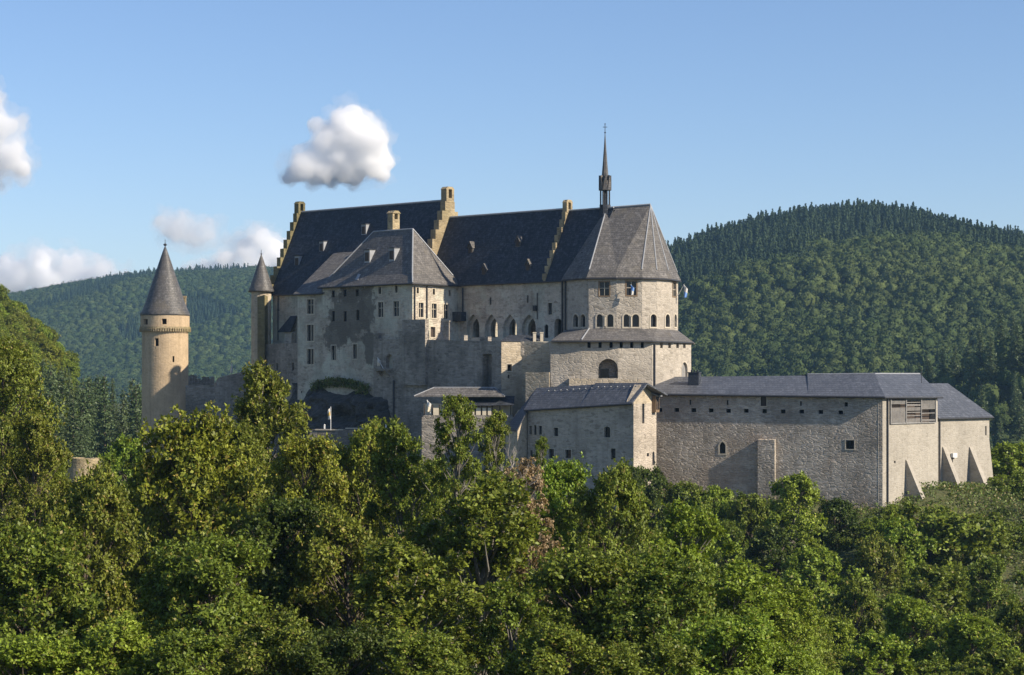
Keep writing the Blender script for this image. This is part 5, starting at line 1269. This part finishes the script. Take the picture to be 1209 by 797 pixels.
# ---- forests -------------------------------------------------------------------------------
def crown_tpl(seed, n, kind):
    rng = np.random.default_rng(seed); nu, nv = 11, 6
    if kind == 0:
        th = np.linspace(0, 2 * math.pi, nu, endpoint=False); ph = np.linspace(-.35, 1.45, nv)
        T, Pp = np.meshgrid(th, ph); d = np.stack([np.cos(T) * np.cos(Pp), np.sin(T) * np.cos(Pp), np.sin(Pp)], -1)
        lob = 1 + .14 * np.sin(T * 3 + seed) * np.cos(Pp) + .10 * np.sin(T * 5 + seed * 3 + Pp * 4) + .06 * rng.normal(size=T.shape)
        g = d * lob[..., None] * .78
        dd = unit(rng.normal(size=(n, 3))); dd[:, 2] = np.abs(dd[:, 2]) - .15; dd = unit(dd)
        lb = 1 + .16 * np.sin(dd[:, 0] * 6 + seed) * np.sin(dd[:, 1] * 6 + seed * 2) * np.cos(dd[:, 2] * 5); c = dd * (lb * (.88 + .12 * rng.normal(size=n)))[:, None]; nr = unit(dd + rng.normal(size=(n, 3)) * .5); s = rng.uniform(.14, .30, n)
    else:
        th = np.linspace(0, 2 * math.pi, nu, endpoint=False); hh = np.linspace(0, 1, nv)
        T, Hh = np.meshgrid(th, hh); r = (1 - Hh) ** .85 * (.8 + .18 * np.sin(T * 4 + seed) + .08 * rng.normal(size=T.shape)) + .02
        g = np.stack([np.cos(T) * r, np.sin(T) * r, Hh * 4.0 - 1.0], -1)
        f = rng.random(n) ** 1.2; a = rng.random(n) * 6.283; r = (1 - f) ** .85 * (.78 + .25 * ((f * 8) % 1)) + .03
        c = np.stack([np.cos(a) * r, np.sin(a) * r, f * 4.2 - 1.0], 1); nr = unit(np.stack([np.cos(a), np.sin(a), np.full(n, .7)], 1) + rng.normal(size=(n, 3)) * .45); s = rng.uniform(.28, .5, n)
    i = np.arange(nu * nv).reshape(nv, nu)
    gf = np.stack([i[:-1], np.roll(i[:-1], -1, 1), np.roll(i[1:], -1, 1), i[1:]], -1).reshape(-1, 4)
    v, f_ = leaf_quads(c, nr, s, rng, .8)
    return np.concatenate([g.reshape(-1, 3), v]), np.concatenate([gf, f_ + nu * nv])
def forest(name, label, pts, kinds, rad, seed, n=150, shift=0.0):
    rng = np.random.default_rng(seed); tp = [[crown_tpl(40 + i, n, k) for i in range(4)] for k in (0, 1)]
    V = []; Fc = []; ti = []; co = []; base = 0
    lump = .6 * vnoise(pts[:, 0], pts[:, 1], 95, 12) + .4 * vnoise(pts[:, 0], pts[:, 1], 32, 17)
    for i, (x, y) in enumerate(pts):
        k = int(kinds[i]); v, f_ = tp[k][rng.integers(4)]; a = rng.random() * 6.28; ca, sa = math.cos(a), math.sin(a)
        r = rad * (rng.uniform(.55, 1.25) if not k else rng.uniform(.42, .72)); h = gz_all[i]
        rot = np.stack([v[:, 0] * ca - v[:, 1] * sa, v[:, 0] * sa + v[:, 1] * ca, v[:, 2]], 1) * r * np.array([1, 1, rng.uniform(.85, 1.25)])
        V.append(rot + np.array([x, y, h + (rad * 1.6 if k == 0 else rad * .9)])); Fc.append(f_ + base); base += len(v)
        ti.append(np.full(len(f_), np.clip(rng.normal(.40 + shift + .6 * (lump[i] - .5), .15), 0, 1))); co.append(np.full(len(f_), float(k)))
    me = np_mesh(name, np.concatenate(V), np.concatenate(Fc), smooth=True, attrs={'tint': np.concatenate(ti), 'conifer': np.concatenate(co)})
    o = put(name, me, M['forest_leaf']); return tag(o, label, 'forest', kind='stuff')
def scatter(x0, x1, y0, y1, sp, seed):
    rng = np.random.default_rng(seed); xs = np.arange(x0, x1, sp); ys = np.arange(y0, y1, sp); X, Y = np.meshgrid(xs, ys); X = X + (np.arange(len(ys)) % 2)[:, None] * sp * .5
    return np.stack([X.ravel(), Y.ravel()], 1) + rng.uniform(-.38, .38, (X.size, 2)) * sp
def pxof(p): return CX + p[:, 0] / p[:, 1] * F
# right hill
p = scatter(60, 620, 860, 1790, 7.4, 1); q = pxof(p); p = p[(q > 700) & (q < 1330)]
hz = ground(p[:, 0], p[:, 1]); gz_all = hz
crest = np.interp(p[:, 0], RX, RZ); rel = (crest - hz); pyv = HY - (hz + 10) / p[:, 1] * F
nz_ = vnoise(p[:, 0], p[:, 1], 90, 13)
kin = ((rel < 24 + 26 * nz_ + 26 * sst(1000, 1200, pxof(p)) ) | (nz_ + .35 * vnoise(p[:, 0], p[:, 1], 40, 14) > 1.14)).astype(int)
forest('hill_forest', 'mixed broadleaf and conifer forest covering the big hill behind the right half of the castle', p, kin, 5.6, 2)
# far hill on the left
p = scatter(-1050, 150, 2000, 3290, 9.5, 3); q = pxof(p); p = p[(q > -90) & (q < 420)]
gz_all = ground(p[:, 0], p[:, 1]); nz_ = vnoise(p[:, 0], p[:, 1], 150, 15)
kin = (nz_ > .78).astype(int); forest('far_forest', 'distant bluish forest on the long hill behind the round tower', p, kin, 7.0, 4, 80, -.30)
# valley floor and back slopes between the castle and the hills
p = scatter(-260, 380, 420, 900, 9.0, 5); q = pxof(p); hz = ground(p[:, 0], p[:, 1]); p = p[((q > 780) & (q < 1300)) | ((q < 330) & (q > -60) & (hz < -32) & (p[:, 1] > 640))]
gz_all = ground(p[:, 0], p[:, 1]); forest('valley_forest', 'dark green woodland in the valley behind the castle', p, np.zeros(len(p)), 5.2, 6, 90)
# spruces one can tell apart
rg = random.Random(8)
def spruces(spec, name, label, group, hh, var=('spruce', 'spruce2'), mat='leaf_spruce', top=None):
    for x, y in spec:
        h = hh * rg.uniform(.75, 1.2)
        if top: h = max(9, Z(top(x / y * F + CX) + rg.uniform(-14, 34), y) - gz(x, y))
        plant(name, label, 'tree', rg.choice(var), x, y, h, h * rg.uniform(.15, .2), mat, 'bark', group, rg.random() * 6.28)
L_ = []
for k in range(46):
    px = rg.uniform(48, 176); Y = rg.uniform(430, 540); L_.append(((px - CX) * Y / F, Y))
spruces(L_, 'spruce_tree', 'dark spruce in the valley stand left of the round tower', 'spruces left of the round tower', 25, top=lambda q: np.interp(q, [40, 70, 110, 170], [425, 442, 450, 452]))
L_ = []
for k in range(62):
    px = rg.uniform(1075, 1260); Y = rg.uniform(690, 850); L_.append(((px - CX) * Y / F, Y))
spruces(L_, 'spruce_tree', 'dark spruce on the spur above the end building', 'spruces on the spur above the end building', 24)
L_ = []
for k in range(95):
    px = 780 + k * 4.9 + rg.uniform(-3, 3); Y = rg.uniform(1610, 1705); L_.append(((px - CX) * Y / F, Y))
spruces(L_, 'spruce_tree', 'spruce standing in the skyline row on the crest of the big hill', 'spruces on the hill crest', 15)
# hillside trees at the left edge
L_ = []
for k in range(290):
    px = rg.uniform(-70, 92); Y = rg.uniform(455, 640); x = (px - CX) * Y / F
    if px > 60 and rg.random() < .5: continue
    plant('broadleaf_tree', 'rounded yellow-green tree on the steep hillside at the left edge', 'tree', 'hill', x, Y, rg.uniform(5, 8), rg.uniform(2.2, 3.4), rg.choice([G, YL, B, OL]), 'bark', 'trees on the left hillside', rg.random() * 6.28)

# ---- clouds: real puffs of vapour lit by the sun -------------------------------------------------
def cloudmat(name, dens):
    m = bpy.data.materials.new(name); m.use_nodes = True; t = m.node_tree; t.nodes.clear(); out = t.nodes.new('ShaderNodeOutputMaterial')
    v = t.nodes.new('ShaderNodeVolumeScatter'); v.inputs['Color'].default_value = (1, 1, 1, 1); v.inputs['Density'].default_value = dens; v.inputs['Anisotropy'].default_value = .2
    t.links.new(v.outputs[0], out.inputs['Volume']); M[name] = m
cloudmat('cloud_core', .045); cloudmat('cloud_mid', .015); cloudmat('cloud_edge', .004)
def cloud_mesh(puffs, Y, seed, vox, amp, grow, ctr, flat=None):
    rng = random.Random(seed); S = Y / F; bm = bmesh.new()
    for px, py, r in puffs:
        c = P(px, py, Y); R = r * S * grow
        for k in range(14):
            d = Vector((rng.gauss(0, 1), rng.gauss(0, 1), rng.gauss(0, .8))).normalized(); rr = R * rng.uniform(.2, .5); q = c + d * R * .85
            bmesh.ops.create_icosphere(bm, subdivisions=2, radius=rr, matrix=Matrix.Translation(q))
        bmesh.ops.create_icosphere(bm, subdivisions=3, radius=R * .85, matrix=Matrix.Translation(c))
    if flat is not None:
        zf = Z(flat, Y)
        for v in bm.verts:
            if v.co.z < zf: v.co.z = zf - (zf - v.co.z) * .25
    me = bpy.data.meshes.new('tmp'); bm.to_mesh(me); bm.free()
    o = bpy.data.objects.new('tmp', me); COL.objects.link(o)
    r_ = o.modifiers.new('r', 'REMESH'); r_.mode = 'VOXEL'; r_.voxel_size = vox
    for sz, am in ((120, amp * .9), (50, amp), (22, amp * .7), (10, amp * .3)):
        tx = bpy.data.textures.new('cl', 'CLOUDS'); tx.noise_scale = sz; tx.noise_depth = 4
        d_ = o.modifiers.new('d', 'DISPLACE'); d_.texture = tx; d_.strength = am * 2; d_.mid_level = .5; d_.texture_coords = 'GLOBAL'
    r2 = o.modifiers.new('r2', 'REMESH'); r2.mode = 'VOXEL'; r2.voxel_size = vox * 1.1
    dg = bpy.context.evaluated_depsgraph_get(); new = bpy.data.meshes.new_from_object(o.evaluated_get(dg)); bpy.data.objects.remove(o)
    new.materials.clear(); new.shade_smooth(); new.transform(Matrix.Translation(-ctr)); return new
def cloud(label, puffs, Y, layers, seed, flat=None):
    """puffs: (column, row, radius in columns); layers: (vapour, growth, roughness)"""
    ctr = P(puffs[0][0], puffs[0][1], Y); root = thing('cloud', label, 'cloud', ctr, 'clouds')
    for i, (mat, grow, amp) in enumerate(layers):
        o = bpy.data.objects.new('cloud_core' if i == 0 else 'cloud_fringe', cloud_mesh(puffs, Y, seed + i, 6.5, amp, grow, ctr, flat)); COL.objects.link(o); o.parent = root; o.data.materials.append(M[mat])
    return root
FULL = (('cloud_core', .80, 24), ('cloud_mid', .98, 34), ('cloud_edge', 1.15, 46))
SOFT = (('cloud_core', .62, 24), ('cloud_mid', .9, 32), ('cloud_edge', 1.12, 46))
WISP = (('cloud_mid', .6, 30), ('cloud_edge', .9, 38), ('cloud_edge', 1.2, 50))
cloud('bright white puffy cloud hanging above the highest roof', [(410, 150, 27), (388, 166, 23), (430, 170, 29), (402, 188, 28), (434, 192, 25), (366, 196, 20), (382, 205, 24), (415, 206, 23), (448, 200, 13), (350, 208, 15)], 6000, FULL, 1, 214)
cloud('soft grey-white cloud cut off at the upper left edge', [(2, 150, 24), (-10, 120, 20), (10, 185, 28), (28, 200, 16), (-15, 200, 30)], 6000, SOFT, 2)
cloud('low white cloud bank at the left above the far hill', [(20, 330, 30), (50, 312, 22), (85, 314, 25), (118, 322, 22), (145, 328, 15), (60, 342, 32), (-10, 335, 32), (100, 342, 30), (5, 315, 18)], 6600, SOFT, 3)
cloud('hazy small cloud behind the round tower roof tip', [(205, 270, 22), (228, 278, 20), (242, 272, 14), (190, 262, 13), (215, 258, 14)], 6400, (('cloud_mid', .75, 34), ('cloud_edge', 1.0, 42), ('cloud_edge', 1.25, 50)), 4)
cloud('white heaped cloud between the round tower and the corner turret', [(312, 285, 20), (290, 295, 18), (328, 300, 22), (268, 308, 20), (245, 315, 16), (305, 318, 26), (225, 322, 12), (345, 315, 18)], 6400, SOFT, 5)
# ---- haze: the air itself --------------------------------------------------------------------------
bm = bmesh.new(); prism(bm, [(-3200, -70), (3200, -70), (3200, 4600), (-3200, 4600)], -75, 235)
hz_o = put('haze', bm_mesh(bm), None); tag(hz_o, kind='stuff')
m = bpy.data.materials.new('haze_air'); m.use_nodes = True; t = m.node_tree; t.nodes.clear(); out = t.nodes.new('ShaderNodeOutputMaterial')
v = t.nodes.new('ShaderNodeVolumePrincipled'); v.inputs['Color'].default_value = (.38, .66, 1.0, 1); v.inputs['Density'].default_value = .000068; v.inputs['Anisotropy'].default_value = .1
t.links.new(v.outputs[0], out.inputs['Volume']); hz_o.data.materials.append(m)
